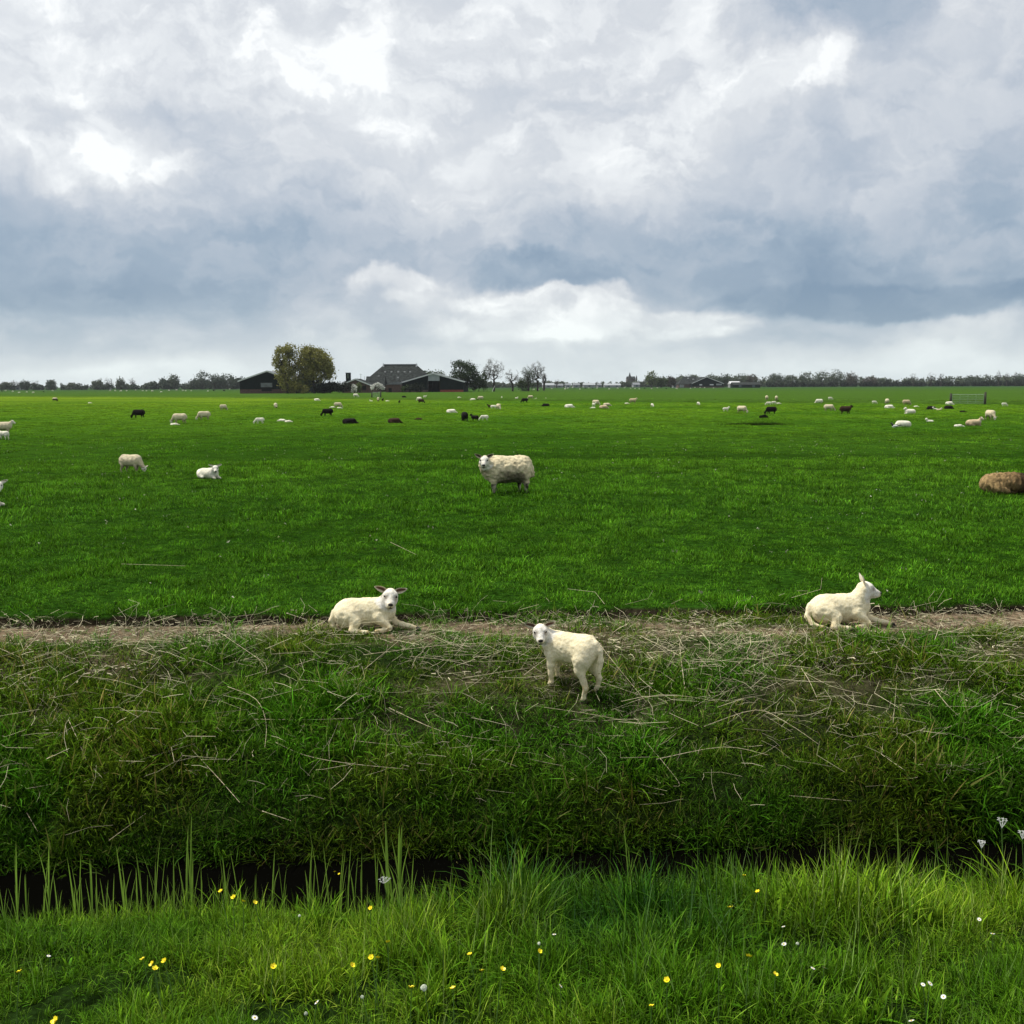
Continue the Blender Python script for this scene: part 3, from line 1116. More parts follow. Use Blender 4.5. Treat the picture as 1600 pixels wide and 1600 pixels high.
# ------------------------------------------------------------------ animals: one continuous skin from a blended distance field
class Blend:
    def __init__(self, lo, hi, h):
        self.lo = np.array(lo, float)
        self.h = h
        self.n = np.ceil((np.array(hi) - self.lo) / h).astype(int) + 1
        g = [self.lo[i] + h * np.arange(self.n[i]) for i in range(3)]
        self.P = np.stack(np.meshgrid(*g, indexing='ij'), -1)
        self.d = np.full(self.n, 10.0)

    def _add(self, d, k):
        h = np.clip(k - np.abs(self.d - d), 0, None) / max(k, 1e-6)
        self.d = np.minimum(self.d, d) - h * h * k * .25

    def cone(self, a, b, ra, rb, k=.03):
        a, b = np.array(a, float), np.array(b, float)
        ab = b - a
        t = np.clip(((self.P - a) @ ab) / (ab @ ab), 0, 1)
        q = self.P - a - t[..., None] * ab
        self._add(np.sqrt((q * q).sum(-1)) - (ra + (rb - ra) * t), k)
        return self

    def ell(self, c, r, k=.04, axes=None):
        p = self.P - np.array(c, float)
        if axes is not None:
            p = p @ np.array(axes, float).T
        r = np.array(r, float)
        k0 = np.sqrt(((p / r) ** 2).sum(-1))
        k1 = np.sqrt(((p / (r * r)) ** 2).sum(-1))
        self._add(np.where(k1 > 1e-9, k0 * (k0 - 1) / np.maximum(k1, 1e-9), -r.min()), k)
        return self

    def net(self):
        d, h = self.d, self.h
        s = d < 0
        nx, ny, nz = [q - 1 for q in d.shape]
        acc = np.zeros((nx, ny, nz, 3))
        cnt = np.zeros((nx, ny, nz))
        cs = [(i, j, k) for i in (0, 1) for j in (0, 1) for k in (0, 1)]
        for c0 in cs:
            for ax in range(3):
                if c0[ax]:
                    continue
                c1 = list(c0)
                c1[ax] = 1
                A = d[c0[0]:c0[0] + nx, c0[1]:c0[1] + ny, c0[2]:c0[2] + nz]
                B = d[c1[0]:c1[0] + nx, c1[1]:c1[1] + ny, c1[2]:c1[2] + nz]
                m = (A < 0) != (B < 0)
                t = np.where(m, A / np.where(m, A - B, 1), 0)
                for i in range(3):
                    acc[..., i] += m * (c0[i] + (t if i == ax else 0))
                cnt += m
        on_ = cnt > 0
        idx = -np.ones(on_.shape, int)
        idx[on_] = np.arange(on_.sum())
        ijk = np.argwhere(on_)
        V = self.lo + h * (ijk + acc[on_] / cnt[on_][:, None])
        F = []
        for ax in range(3):
            o1, o2 = [(1, 2), (2, 0), (0, 1)][ax]
            sl0 = [slice(None)] * 3
            sl1 = [slice(None)] * 3
            sl0[ax] = slice(0, -1)
            sl1[ax] = slice(1, None)
            a, b_ = s[tuple(sl0)], s[tuple(sl1)]
            e = np.argwhere(a != b_)
            ok = (e[:, o1] > 0) & (e[:, o2] > 0) & (e[:, o1] < idx.shape[o1]) & (e[:, o2] < idx.shape[o2])
            e = e[ok]
            ins = a[tuple(e.T)]

            def cell(p, q):
                c = e.copy()
                c[:, o1] -= p
                c[:, o2] -= q
                return idx[tuple(c.T)]
            quad = np.stack([cell(1, 1), cell(0, 1), cell(0, 0), cell(1, 0)], -1)
            quad[~ins] = quad[~ins][:, ::-1]
            F.append(quad)
        return V, np.concatenate(F)


def nrm(v):
    v = np.array(v, float)
    return v / np.linalg.norm(v)


def frame(f, up=(0, 0, 1)):
    f = nrm(f)
    l = nrm(np.cross(up, f))
    u = np.cross(f, l)
    return f, l, u


def add_head(B, p, fwd, s=1.0, roll=0.0, ears=None, k=.03):
    """a broad, short sheep's head; returns its frame"""
    p = np.array(p, float)
    f, l, u = frame(fwd)
    if roll:
        l, u = l * math.cos(roll) + u * math.sin(roll), u * math.cos(roll) - l * math.sin(roll)
    ax = [f, l, u]
    B.ell(p, (.066 * s, .056 * s, .060 * s), k, ax)
    B.cone(p + f * .02 * s - u * .004 * s, p + f * .112 * s - u * .036 * s, .049 * s, .029 * s, .03 * s)
    B.cone(p + f * .0 * s - u * .028 * s, p + f * .085 * s - u * .052 * s, .044 * s, .025 * s, .03 * s)
    for sg in (1, -1):
        B.ell(p + f * .035 * s + l * sg * .034 * s + u * .026 * s, (.026 * s, .016 * s, .014 * s), .02 * s, ax)
        B.ell(p + f * .02 * s + l * sg * .036 * s - u * .022 * s, (.040 * s, .022 * s, .034 * s), .025 * s, ax)
    if ears:
        for sg in (1, -1):
            e = p - f * .012 * s + l * sg * .046 * s + u * .034 * s
            d = nrm(l * sg * ears[0] + u * ears[1] + f * ears[2])
            B.cone(e, e + d * .085 * s, .018 * s, .012 * s, .012 * s)
    return p, f, l, u


def ear_mesh(name, s, c_out, c_in):
    """a cupped leaf-shaped ear along +X, hollow side facing +Y, with thickness"""
    n, m = 9, 7
    vs, cs, fs = [], [], []
    for side in (0, 1):
        for i in range(n + 1):
            t = i / n
            w = .027 * math.sin(math.pi * min(1, (t * .86 + .14)) ** .8) ** .75 + .002
            if t > .97:
                w = .002
            for j in range(m):
                q = (j / (m - 1) - .5) * 2
                cup = .014 * (1 - q * q) * math.sin(math.pi * min(1, t + .12))
                th = .0022 * (1 if side else -1) * (1 - abs(q) ** 3)
                vs.append((t * .098 * s, (-cup - th) * s - .012 * t * t * s, w * q * s))
                inn = (side == 0) and abs(q) < .66 and .1 < t < .86
                cs.append(c_in if inn else c_out)
    K = (n + 1) * m
    for side in (0, 1):
        for i in range(n):
            for j in range(m - 1):
                a = side * K + i * m + j
                f = (a, a + 1, a + 1 + m, a + m)
                fs.append(f if side else f[::-1])
    for i in range(n):
        for j in (0, m - 1):
            a = i * m + j
            fs.append((a, a + m, a + m + K, a + K))
    for j in range(m - 1):
        a = n * m + j
        fs.append((a, a + 1, a + 1 + K, a + K))
    return mesh_np(name, vs, fs, [M['wool']], True, np.array(cs))


EAR_CACHE = {}
CREAM = pal(.88, .79, .56)
PALE = pal(.80, .77, .71)
PINK = pal(.62, .47, .38)


def basis(x, y, z):
    m = Matrix.Identity(4)
    for i, v in enumerate((x, y, z)):
        for j in range(3):
            m[j][i] = v[j]
    return m


def put(o, root, p, x, y, z):
    o.parent = root
    o.matrix_local = Matrix.Translation(Vector(p)) @ basis(x, y, z)


SPH = {}


def unit(name, mat):
    if name not in SPH:
        SPH[name] = MB().ball((0, 0, 0), 1.0, 14, 9).mesh(name, M[mat], True)
    return SPH[name]


def dress_head(root, hf, s, ears, ear_in=(.13, .07, .05), ear_out=(.72, .66, .55), eyes=True):
    p, f, l, u = hf
    for sg in (1, -1):
        key = (s, tuple(ear_in), tuple(ear_out))
        if key not in EAR_CACHE:
            EAR_CACHE[key] = ear_mesh('ear', s, pal(*ear_out), pal(*ear_in))
        e = p - f * .010 * s + l * sg * .040 * s + u * .036 * s
        d = nrm(l * sg * ears[0] + u * ears[1] + f * ears[2])
        # the hollow side looks forward
        y = f - d * np.dot(f, d)
        y = nrm(y - u * .25 + d * np.dot(u, d) * .25)
        z = np.cross(d, y)
        o = link('ear', EAR_CACHE[key])
        put(o, root, e, d, y, z)
        if eyes:
            o = link('eye', unit('eye', 'eye'))
            put(o, root, p + f * .048 * s + l * sg * .0435 * s + u * .012 * s, f * .017 * s, l * .0125 * s, u * .0125 * s)
    o = link('nose', unit('nose', 'nose'))
    put(o, root, p + f * .135 * s - u * .028 * s, f * .011 * s, l * .021 * s, u * .013 * s)
    o = link('mouth', unit('mouth', 'nose'))
    put(o, root, p + f * .112 * s - u * .061 * s, f * .024 * s, l * .022 * s, u * .0055 * s)
    o = link('philtrum', unit('philtrum', 'nose'))
    put(o, root, p + f * .137 * s - u * .044 * s, f * .006 * s, l * .0035 * s, u * .014 * s)


def hoof_at(root, p, s=1.0, rz=0.0):
    if 'hoof' not in SPH:
        mb = MB()
        for sg in (1, -1):
            prof = [(-.018, 0), (.030, 0), (.012, .028), (-.016, .030)]
            mb.prism(prof, sg * .002 if sg > 0 else -.016, .016 if sg > 0 else -.002)
        SPH['hoof'] = mb.mesh('hoof', M['hoof'])
    o = link('hoof', SPH['hoof'])
    o.parent = root
    o.location = tuple(p)
    o.rotation_euler = (0, 0, rz)
    o.scale = (s, s, s)


def finish(B, name, colf, wool=.004, wscale=18, smooth=True):
    if wool:
        B.d = B.d + wool * (vnoise3(B.P * wscale + 7) - .5) * 2 + wool * .5 * (vnoise3(B.P * wscale * 2.3 + 3) - .5) * 2
    V, F = B.net()
    return mesh_np(name, V, F, [M['wool']], True, colf(V))


def lamb_col(hf, s=1.0, dirty=.18):
    def f(V):
        c = np.tile(CREAM, (len(V), 1))
        n = vnoise3(V * 9 + 5)
        c = c * (1 - dirty * .6 * np.clip((n - .5) * 3, 0, 1))[:, None]
        # stained belly and knees
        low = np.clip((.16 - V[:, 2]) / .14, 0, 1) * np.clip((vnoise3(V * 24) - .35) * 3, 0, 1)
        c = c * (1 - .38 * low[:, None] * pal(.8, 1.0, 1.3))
        if hf is not None:
            p, fw, l, u = hf
            q = V - p
            a = q @ fw
            r = np.linalg.norm(q, axis=1)
            w = np.clip((a / s + .02) / .03, 0, 1) * np.clip((.145 * s - r) / .03, 0, 1)
            face = PALE * 1.0
            c = c * (1 - w[:, None]) + face * w[:, None]
            # pink skin beside the eyes and round the muzzle
            for sg in (1, -1):
                e = p + fw * .062 * s + l * sg * .036 * s + u * .004 * s
                g_ = np.exp(-((V - e) ** 2).sum(1) / (.023 * s) ** 2)[:, None]
                c = c * (1 - .75 * g_) + pal(.16, .10, .07) * .75 * g_
            e = p + fw * .112 * s - u * .045 * s
            g_ = np.exp(-((V - e) ** 2).sum(1) / (.024 * s) ** 2)[:, None]
            c = c * (1 - .4 * g_) + pal(.30, .20, .17) * .4 * g_
        return np.clip(c, 0, .88)
    return f


def standing_lamb():
    loc = at(889, 1073)
    rz = R(180 - 33)
    root = empty('lamb', loc, rz, .87)
    ca, sa = math.cos(rz), math.sin(rz)

    def gz(x, y):
        x, y = x * .87, y * .87
        return (float(terr(loc.x + x * ca - y * sa, loc.y + x * sa + y * ca)) - loc.z) / .87
    B = Blend((-.42, -.20, -.12), (.36, .30, .68), .0075)
    # trunk
    B.ell((.10, 0, .365), (.15, .100, .135), .05)
    B.ell((-.04, 0, .356), (.18, .102, .136), .06)
    B.ell((-.18, 0, .370), (.130, .112, .135), .06)
    B.cone((.15, 0, .445), (-.20, 0, .452), .052, .050, .05)
    B.cone((.20, 0, .35), (.21, 0, .29), .07, .05, .05)
    # neck turned back over the left shoulder
    hp = np.array((.255, .095, .515))
    B.cone((.17, 0, .40), (.235, .045, .47), .092, .070, .05)
    B.cone((.235, .045, .47), hp - (.0, .0, .02), .070, .055, .04)
    hdir = (-.50, .80, -.20)
    hf = add_head(B, hp, hdir, 1.12, .06)
    feet = {}
    for sg, nm in ((1, 'l'), (-1, 'r')):
        # hind: stifle forward, hock back
        fx, fy = (-.205, .088) if sg > 0 else (-.245, -.100)
        g_ = gz(fx, fy)
        B.ell((-.185, sg * .070, .315), (.095, .058, .125), .04)
        kx = fx + .045
        B.cone((-.17, sg * .080, .28), (kx, sg * .088, .20), .070, .048, .04)
        B.cone((kx, sg * .088, .205), (fx - .022, fy, g_ + .135), .042, .027, .03)
        B.cone((fx - .022, fy, g_ + .135), (fx, fy, g_ + .04), .025, .0195, .015)
        B.cone((fx, fy, g_ + .042), (fx + .016, fy, g_ + .018), .022, .018, .01)
        feet[nm + 'h'] = (fx + .010, fy, g_ - .006)
        fx, fy = (.150, .075) if sg > 0 else (.165, -.070)
        g_ = gz(fx, fy)
        B.ell((.145, sg * .062, .33), (.072, .048, .10), .04)
        B.cone((.145, sg * .070, .29), (.150, sg * .074, .20), .048, .036, .03)
        B.cone((.150, sg * .074, .20), (fx + .004, fy, g_ + .12), .035, .026, .02)
        B.cone((fx + .004, fy, g_ + .12), (fx - .002, fy, g_ + .035), .024, .019, .015)
        B.cone((fx - .002, fy, g_ + .042), (fx + .016, fy, g_ + .018), .021, .018, .01)
        feet[nm + 'f'] = (fx + .010, fy, g_ - .006)
    # long tail
    B.cone((-.285, 0, .44), (-.325, 0, .38), .030, .026, .03)
    B.cone((-.325, 0, .38), (-.335, .004, .29), .026, .024, .015)
    B.cone((-.335, .004, .29), (-.325, .010, .185), .025, .017, .015)
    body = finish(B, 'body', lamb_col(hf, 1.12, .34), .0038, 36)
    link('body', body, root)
    for q in feet.values():
        hoof_at(root, q, 1.0)
    dress_head(root, hf, 1.12, (1, .25, -.05))
    tag(root, 'white lamb standing on the ditch bank slope, looking back at the camera', 'lamb', 'lambs by the ditch')


def lying_lamb(px, py, rz, head, hdir, ears, label, tail='down', hs=1.08, roll=0.0, group='lambs by the ditch', h=.0075, eyes=True, neck=None):
    loc = at(px, py)
    root = empty('lamb', loc, rz)
    ca, sa = math.cos(rz), math.sin(rz)

    def gz(x, y):
        return float(terr(loc.x + x * ca - y * sa, loc.y + x * sa + y * ca)) - loc.z
    B = Blend((-.38, -.26, -.06), (.56, .20, .56), h)
    B.ell((.10, .0, .165), (.145, .100, .125), .05)
    B.ell((-.04, .0, .155), (.18, .112, .132), .06)
    B.ell((-.18, .0, .155), (.125, .112, .130), .06)
    B.cone((.14, 0, .245), (-.17, 0, .232), .050, .048, .05)
    hp = np.array(head, float)
    nk = np.array(neck if neck else ((.16, 0, .20)), float)
    B.cone(nk, hp - np.array((.03, 0, .07)), .090, .070, .05)
    B.cone(hp - np.array((.03, 0, .07)), hp - np.array((.008, 0, .01)), .070, .054, .04)
    B.cone((.19, 0, .17), (.19, 0, .11), .075, .05, .05)
    hf = add_head(B, hp, hdir, hs, roll)
    # right hind leg folded forward, seen from the road
    B.ell((-.17, -.085, .135), (.105, .062, .105), .04)
    B.cone((-.12, -.110, .15), (-.085, -.145, .105), .066, .046, .04)
    zg = gz(-.12, -.185)
    B.cone((-.085, -.145, .105), (-.118, -.185, zg + .035), .043, .030, .03)
    zf = gz(.04, -.20)
    B.cone((-.118, -.185, zg + .032), (.025, -.200, zf + .026), .028, .021, .015)
    hoofs = [((.045, -.202, zf + .0), 0)]
    # left hind, mostly under the belly
    B.ell((-.17, .075, .12), (.10, .055, .10), .04)
    # right fore folded under at the knee
    zg = gz(.21, -.13)
    B.ell((.13, -.070, .15), (.075, .050, .085), .04)
    B.cone((.12, -.095, .135), (.215, -.130, zg + .050), .052, .034, .03)
    B.cone((.215, -.130, zg + .036), (.105, -.155, zg + .022), .028, .019, .012)
    # left fore stretched forward
    zk = gz(.28, .0)
    zg = gz(.48, -.05)
    B.cone((.17, .055, .13), (.275, .010, zk + .060), .050, .033, .03)
    B.cone((.275, .010, zk + .060), (.455, -.045, zg + .026), .029, .020, .015)
    hoofs.append(((.478, -.052, zg + .004), -.3))
    # tail
    if tail == 'curl':
        B.cone((-.295, 0, .19), (-.325, -.03, .09), .028, .026, .02)
        B.cone((-.325, -.03, .09), (-.29, -.09, gz(-.29, -.09) + .035), .026, .023, .015)
        B.cone((-.29, -.09, gz(-.29, -.09) + .035), (-.20, -.15, gz(-.2, -.15) + .022), .022, .014, .012)
    else:
        B.cone((-.290, -.02, .17), (-.315, -.045, .10), .030, .027, .02)
        B.cone((-.315, -.045, .10), (-.300, -.07, .045), .027, .020, .015)
    body = finish(B, 'body', lamb_col(hf, hs, .34), .0038, 36)
    link('body', body, root)
    for q, a in hoofs:
        hoof_at(root, q, 1.0, a)
    dress_head(root, hf, hs, ears, eyes=eyes)
    tag(root, label, 'lamb', group)
    return root


standing_lamb()
lying_lamb(573, 984, R(2), (.225, -.03, .325), (.12, -.97, -.16), (1, .25, 0), 'white lamb lying on the dirt path, left of the standing lamb, facing the camera', tail='down', hs=1.14, roll=-.12)
lying_lamb(1313, 977, R(1), (.215, -.01, .355), (.97, -.12, -.10), (.45, 1.0, -.35), 'white lamb lying on the dirt path at the right, head up in profile', tail='curl', eyes=False)


# the ewe and the other nearer animals
def ewe_near():
    loc = at(792, 770) - Vector((0, 0, .025))
    rz = R(180 + 14)
    root = empty('ewe', loc, rz)
    B = Blend((-.70, -.36, -.08), (.80, .50, .98), .019)
    B.ell((.25, 0, .49), (.27, .235, .25), .08)
    B.ell((.0, 0, .475), (.38, .25, .245), .10)
    B.ell((-.28, 0, .49), (.25, .245, .26), .10)
    B.cone((.32, 0, .62), (-.36, 0, .63), .12, .12, .1)
    hp = np.array((.50, .17, .70))
    B.cone((.30, .0, .54), (.42, .04, .60), .215, .155, .08)
    B.cone((.42, .04, .60), hp - np.array((.01, .04, .02)), .14, .085, .04)
    hf = add_head(B, hp, (.25, .92, -.22), 1.50, 0)
    feet = []
    for sg in (1, -1):
        for fx, th in ((-.33, .11), (.26, .10)):
            y = sg * .13
            xx = fx + (.04 * sg if fx > 0 else -.04 * sg)
            B.cone((fx, y, .36), (xx, y, .24), th, .062, .06)
            B.cone((xx, y, .24), (xx, y, .05), .045, .033, .03)
            feet.append((xx + .01, y, .0))
    B.cone((-.50, 0, .52), (-.53, 0, .36), .06, .045, .04)

    def colf(V):
        c = np.tile(pal(.66, .58, .40), (len(V), 1))
        n = vnoise3(V * 11)
        n2 = vnoise3(V * 26 + 3)
        n3 = vnoise3(V * pal(30, 30, 20) + 9)
        c = c * (.55 + .5 * n2[:, None] + .45 * n3[:, None])
        # grime where the flank meets the belly
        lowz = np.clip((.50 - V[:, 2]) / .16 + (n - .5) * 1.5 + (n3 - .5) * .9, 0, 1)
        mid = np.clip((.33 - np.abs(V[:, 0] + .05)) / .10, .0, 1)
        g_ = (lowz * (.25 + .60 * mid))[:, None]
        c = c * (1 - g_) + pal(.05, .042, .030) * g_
        nk = (np.exp(-((V - pal(.46, .14, .52)) ** 2).sum(1) / .10 ** 2) * .7)[:, None]  # shadow below the head, painted into the neck wool
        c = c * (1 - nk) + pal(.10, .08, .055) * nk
        legs = (V[:, 2] < .23)[:, None]
        c = np.where(legs, pal(.40, .36, .29) * (.08 + 1.1 * np.clip(n3[:, None] * 2 - .5, 0, 1)), c)
        p, f, l, u = hf
        q = V - p
        w = np.clip((q @ f + .005) / .04, 0, 1) * np.clip((.215 - np.linalg.norm(q, axis=1)) / .02, 0, 1)
        c = c * (1 - w[:, None]) + pal(.78, .75, .68) * w[:, None]
        return np.clip(c, 0, .82)
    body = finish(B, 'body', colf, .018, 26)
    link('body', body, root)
    for q in feet:
        hoof_at(root, q, 1.5)
    dress_head(root, hf, 1.5, (1, .45, 0), (.05, .035, .03), (.55, .48, .40))
    tag(root, 'big woolly ewe with dirty belly standing mid-field, staring at the camera', 'sheep')


def stand_model(name, head='graze', kind='ewe', h=.03, hturn=0.0, crop=False):
    """whole animal as one skin for the middle distance; returns verts, faces, head frame"""
    B = Blend((-.72, -.34, -.05), (1.02, .34, .98), h)
    if kind == 'ewe':
        B.ell((.24, 0, .50), (.26, .20, .23), .08)
        B.ell((.0, 0, .49), (.37, .225, .235), .10)
        B.ell((-.28, 0, .50), (.24, .215, .24), .10)
        B.cone((.30, 0, .62), (-.34, 0, .62), .10, .10, .1)
        hip, sh, lr, zt, s = -.33, .26, .085, .32, 1.5
        nk0, nr = (.34, 0, .56), .16
        B.cone((-.50, 0, .58), (-.53, 0, .38), .05, .035, .04)
    else:
        B.ell((.20, 0, .42), (.22, .13, .16), .06)
        B.ell((.0, 0, .42), (.28, .14, .155), .08)
        B.ell((-.22, 0, .43), (.19, .14, .165), .08)
        B.cone((.24, 0, .50), (-.26, 0, .51), .075, .075, .08)
        hip, sh, lr, zt, s = -.25, .21, .075, .34, 1.3
        nk0, nr = (.27, 0, .48), .11
        B.cone((-.40, 0, .50), (-.44, 0, .28), .035, .024, .03)
    if head == 'graze':
        hp = np.array((nk0[0] + .28, hturn * .12, .20))
        B.cone(nk0, hp + (-.06, 0, .05), nr, .08, .06)
        hd = (.45, hturn * .5, -.85)
    elif head == 'up':
        hp = np.array((nk0[0] + .18, hturn * .06, nk0[2] + .20))
        B.cone(nk0, hp - (.02, 0, .02), nr, .085, .06)
        hd = (1, hturn, -.22)
    hf = add_head(B, hp, hd, s, 0, ears=(1, .25, -.2))
    for sg in (1, -1):
        y = sg * (.12 if kind == 'ewe' else .085)
        wk = .05 * sg
        B.cone((hip, y, zt), (hip + wk + .03, y, .22), lr, lr * .62, .05)
        B.cone((hip + wk + .03, y, .22), (hip + wk - .02, y, .12), lr * .5, lr * .40, .03)
        B.cone((hip + wk - .02, y, .12), (hip + wk, y, .0), lr * .38, lr * .34, .02)
        B.cone((sh, y, zt), (sh - wk, y, .18), lr * .8, lr * .48, .05)
        B.cone((sh - wk, y, .18), (sh - wk, y, .0), lr * .42, lr * .36, .02)
    return B, hf


def lie_model(kind='ewe', h=.03, head='up', hturn=0.0, fwd=None, drop=0.0):
    B = Blend((-.75, -.45, -.06), (1.05, .45, .80), h)
    if kind == 'ewe':
        B.ell((.22, 0, .24), (.26, .23, .22), .08)
        B.ell((.0, 0, .23), (.37, .26, .235), .10)
        B.ell((-.28, 0, .22), (.24, .24, .22), .10)
        s, nk0, nr = 1.5, (.32, 0, .30), .16
        B.cone((-.25, -.20, .14), (-.08, -.27, .07), .12, .05, .06)
        B.cone((.28, -.14, .12), (.44, -.18, .05), .08, .045, .05)
        B.cone((.28, .14, .12), (.50, .12, .04), .08, .04, .05)
        up = .24
    else:
        B.ell((.16, 0, .15), (.19, .14, .14), .06)
        B.ell((.0, 0, .145), (.26, .15, .145), .08)
        B.ell((-.20, 0, .14), (.17, .15, .14), .08)
        s, nk0, nr = 1.3, (.22, 0, .20), .10
        B.cone((-.17, -.12, .10), (-.04, -.17, .05), .08, .035, .05)
        B.cone((.20, -.08, .08), (.36, -.10, .03), .05, .03, .04)
        B.cone((.20, .08, .08), (.40, .05, .03), .05, .03, .04)
        up = .20
    if head == 'up':
        hp = np.array((nk0[0] + .12, hturn * .10, nk0[2] + up - drop))
        hd = fwd or (1, hturn, -.15)
        B.cone(nk0, hp - (.02, 0, .03), nr, .08, .06)
    else:
        hp = np.array((nk0[0] + .27, hturn * .10, .10))
        hd = (1, hturn, -.1)
        B.cone(nk0, hp - (.04, 0, -.02), nr * .9, .07, .06)
    hf = add_head(B, hp, hd, s, 0, ears=(1, .35, -.3))
    return B, hf


def flock_col(kind, hf, s):
    wool = {'cream': pal(.60, .53, .38), 'white': pal(.76, .73, .62), 'tan': pal(.52, .42, .28), 'black': pal(.012, .009, .009), 'brown': pal(.045, .026, .018), 'darkface': pal(.60, .54, .40),
            'pied': pal(.50, .44, .32)}[kind]
    face = {'cream': pal(.70, .66, .58), 'white': pal(.80, .77, .70), 'tan': pal(.60, .52, .42), 'black': pal(.010, .008, .008), 'brown': pal(.02, .013, .01), 'darkface': pal(.03, .022, .018), 'pied': pal(.03, .02, .016)}[kind]

    def f(V):
        n = vnoise3(V * 10 + 2)[:, None]
        c = wool * (.78 + .45 * n)
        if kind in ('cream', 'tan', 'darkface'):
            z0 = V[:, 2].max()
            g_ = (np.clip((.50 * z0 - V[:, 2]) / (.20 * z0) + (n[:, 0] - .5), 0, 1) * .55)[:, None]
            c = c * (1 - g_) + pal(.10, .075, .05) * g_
        if kind == 'pied':
            g_ = (V[:, 2] < .62 * V[:, 2].max() + .1 * (n[:, 0] - .5))[:, None]
            c = np.where(g_, pal(.02, .015, .013), c)
        p, fw, l, u = hf
        q = V - p
        w = (np.clip((q @ fw + .03) / .03, 0, 1) * np.clip((.19 * s - np.linalg.norm(q, axis=1)) / .02, 0, 1))[:, None]
        c = c * (1 - w) + face * w
        return np.clip(c, 0, .82)
    return f


ewe_near()

# grazing big lamb, left of centre; fine skin with its own head parts
B, hf = stand_model('', 'graze', 'ewe', .017)
rt = empty('lamb', at(205, 738), R(-14), .60)
link('body', finish(B, 'body', flock_col('cream', hf, 1.5), .012, 16), rt)
dress_head(rt, hf, 1.5, (1, .3, 0), (.30, .16, .12), (.74, .7, .6))
for q in ((-.28, .12), (-.38, -.12), (.21, .12), (.31, -.12)):
    hoof_at(rt, (q[0], q[1], -.005), 1.2)
tag(rt, 'cream lamb grazing head down at the left, near the resting white lamb', 'lamb', 'grazing sheep mid-field')

# small lamb resting and facing the camera
B, hf = lie_model('lamb', .014, 'up', -.6, (.75, -.75, -.25), .09)
rt = empty('lamb', at(325, 748), R(-28), .86)
link('body', finish(B, 'body', flock_col('white', hf, 1.3), .006, 18), rt)
dress_head(rt, hf, 1.3, (1, .45, 0), (.10, .06, .05), (.74, .7, .6))
tag(rt, 'small white lamb resting in the grass right of the grazing lamb, facing us', 'lamb', 'resting lambs mid-field')

# lamb whose head just enters the frame at the left edge
B, hf = lie_model('lamb', .014, 'up', 0, (.25, -.95, -.2))
rt = empty('lamb', at(-31, 792), R(10), .95)
link('body', finish(B, 'body', flock_col('white', hf, 1.3), .006, 18), rt)
dress_head(rt, hf, 1.3, (1, .4, 0), (.30, .16, .12), (.76, .72, .64))
tag(rt, 'white lamb at the left edge, only its ear and face in view', 'lamb', 'resting lambs mid-field')

# brown shaggy sheep lying at the right edge
B, hf = lie_model('ewe', .015, 'down', .6)


def brown_col(V):
    n = vnoise3(V * pal(34, 34, 9) + 2)[:, None] * .7 + .3 * vnoise3(V * 50)[:, None]
    t = np.clip((V[:, 0] + .45) / .85, 0, 1)[:, None]
    c = pal(.32, .225, .11) * (1 - t) + pal(.085, .05, .024) * t
    t2 = np.clip((V[:, 0] - .12) / .25, 0, 1)[:, None]
    c = c * (1 - t2) + pal(.018, .012, .010) * t2
    return np.clip(c * (.15 + 1.6 * n), 0, .8)


rt = empty('sheep', at(1571, 771), R(0), .97)
B.d = B.d + .040 * (vnoise3(B.P * np.array((26, 26, 7)) + 5) - .5) + .022 * (vnoise3(B.P * np.array((52, 52, 14)) + 1) - .5)
link('body', finish(B, 'body', brown_col, .004, 40), rt)
rt.scale = (.97, .97, .88)
dress_head(rt, hf, 1.5, (1, .3, 0), (.02, .015, .012), (.03, .02, .015))
tag(rt, 'shaggy brown sheep lying at the right edge of the frame', 'sheep')

# ewe and lamb cropped by the left edge
B, hf = stand_model('', 'up', 'ewe', .024)
# head carried low and forward
B2, hf2 = stand_model('', 'graze', 'ewe', .024)
FLOCK = {}


def model(key, kind):
    """key: pose, kind: colouring; meshes are shared between alike animals"""
    if (key, kind) in FLOCK:
        return FLOCK[(key, kind)]
    if key not in FLOCK:
        sp_, pose = key.split('_', 1)
        h = .030 if sp_ == 'ewe' else .024
        if pose == 'graze':
            B, hf = stand_model('', 'graze', sp_, h)
        elif pose == 'graze_turn':
            B, hf = stand_model('', 'graze', sp_, h, .8)
        elif pose == 'up':
            B, hf = stand_model('', 'up', sp_, h)
        elif pose == 'lie':
            B, hf = lie_model(sp_, h, 'up')
        elif pose == 'lie_turn':
            B, hf = lie_model(sp_, h, 'up', -.9)
        elif pose == 'flat':
            B, hf = lie_model(sp_, h, 'down')
        B.d = B.d + .010 * (vnoise3(B.P * 14 + 7) - .5) * 2
        FLOCK[key] = (B.net(), hf)
    (V_, F_), hf = FLOCK[key]
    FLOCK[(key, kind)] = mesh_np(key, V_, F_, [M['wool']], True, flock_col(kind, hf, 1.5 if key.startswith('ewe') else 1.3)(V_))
    return FLOCK[(key, kind)]


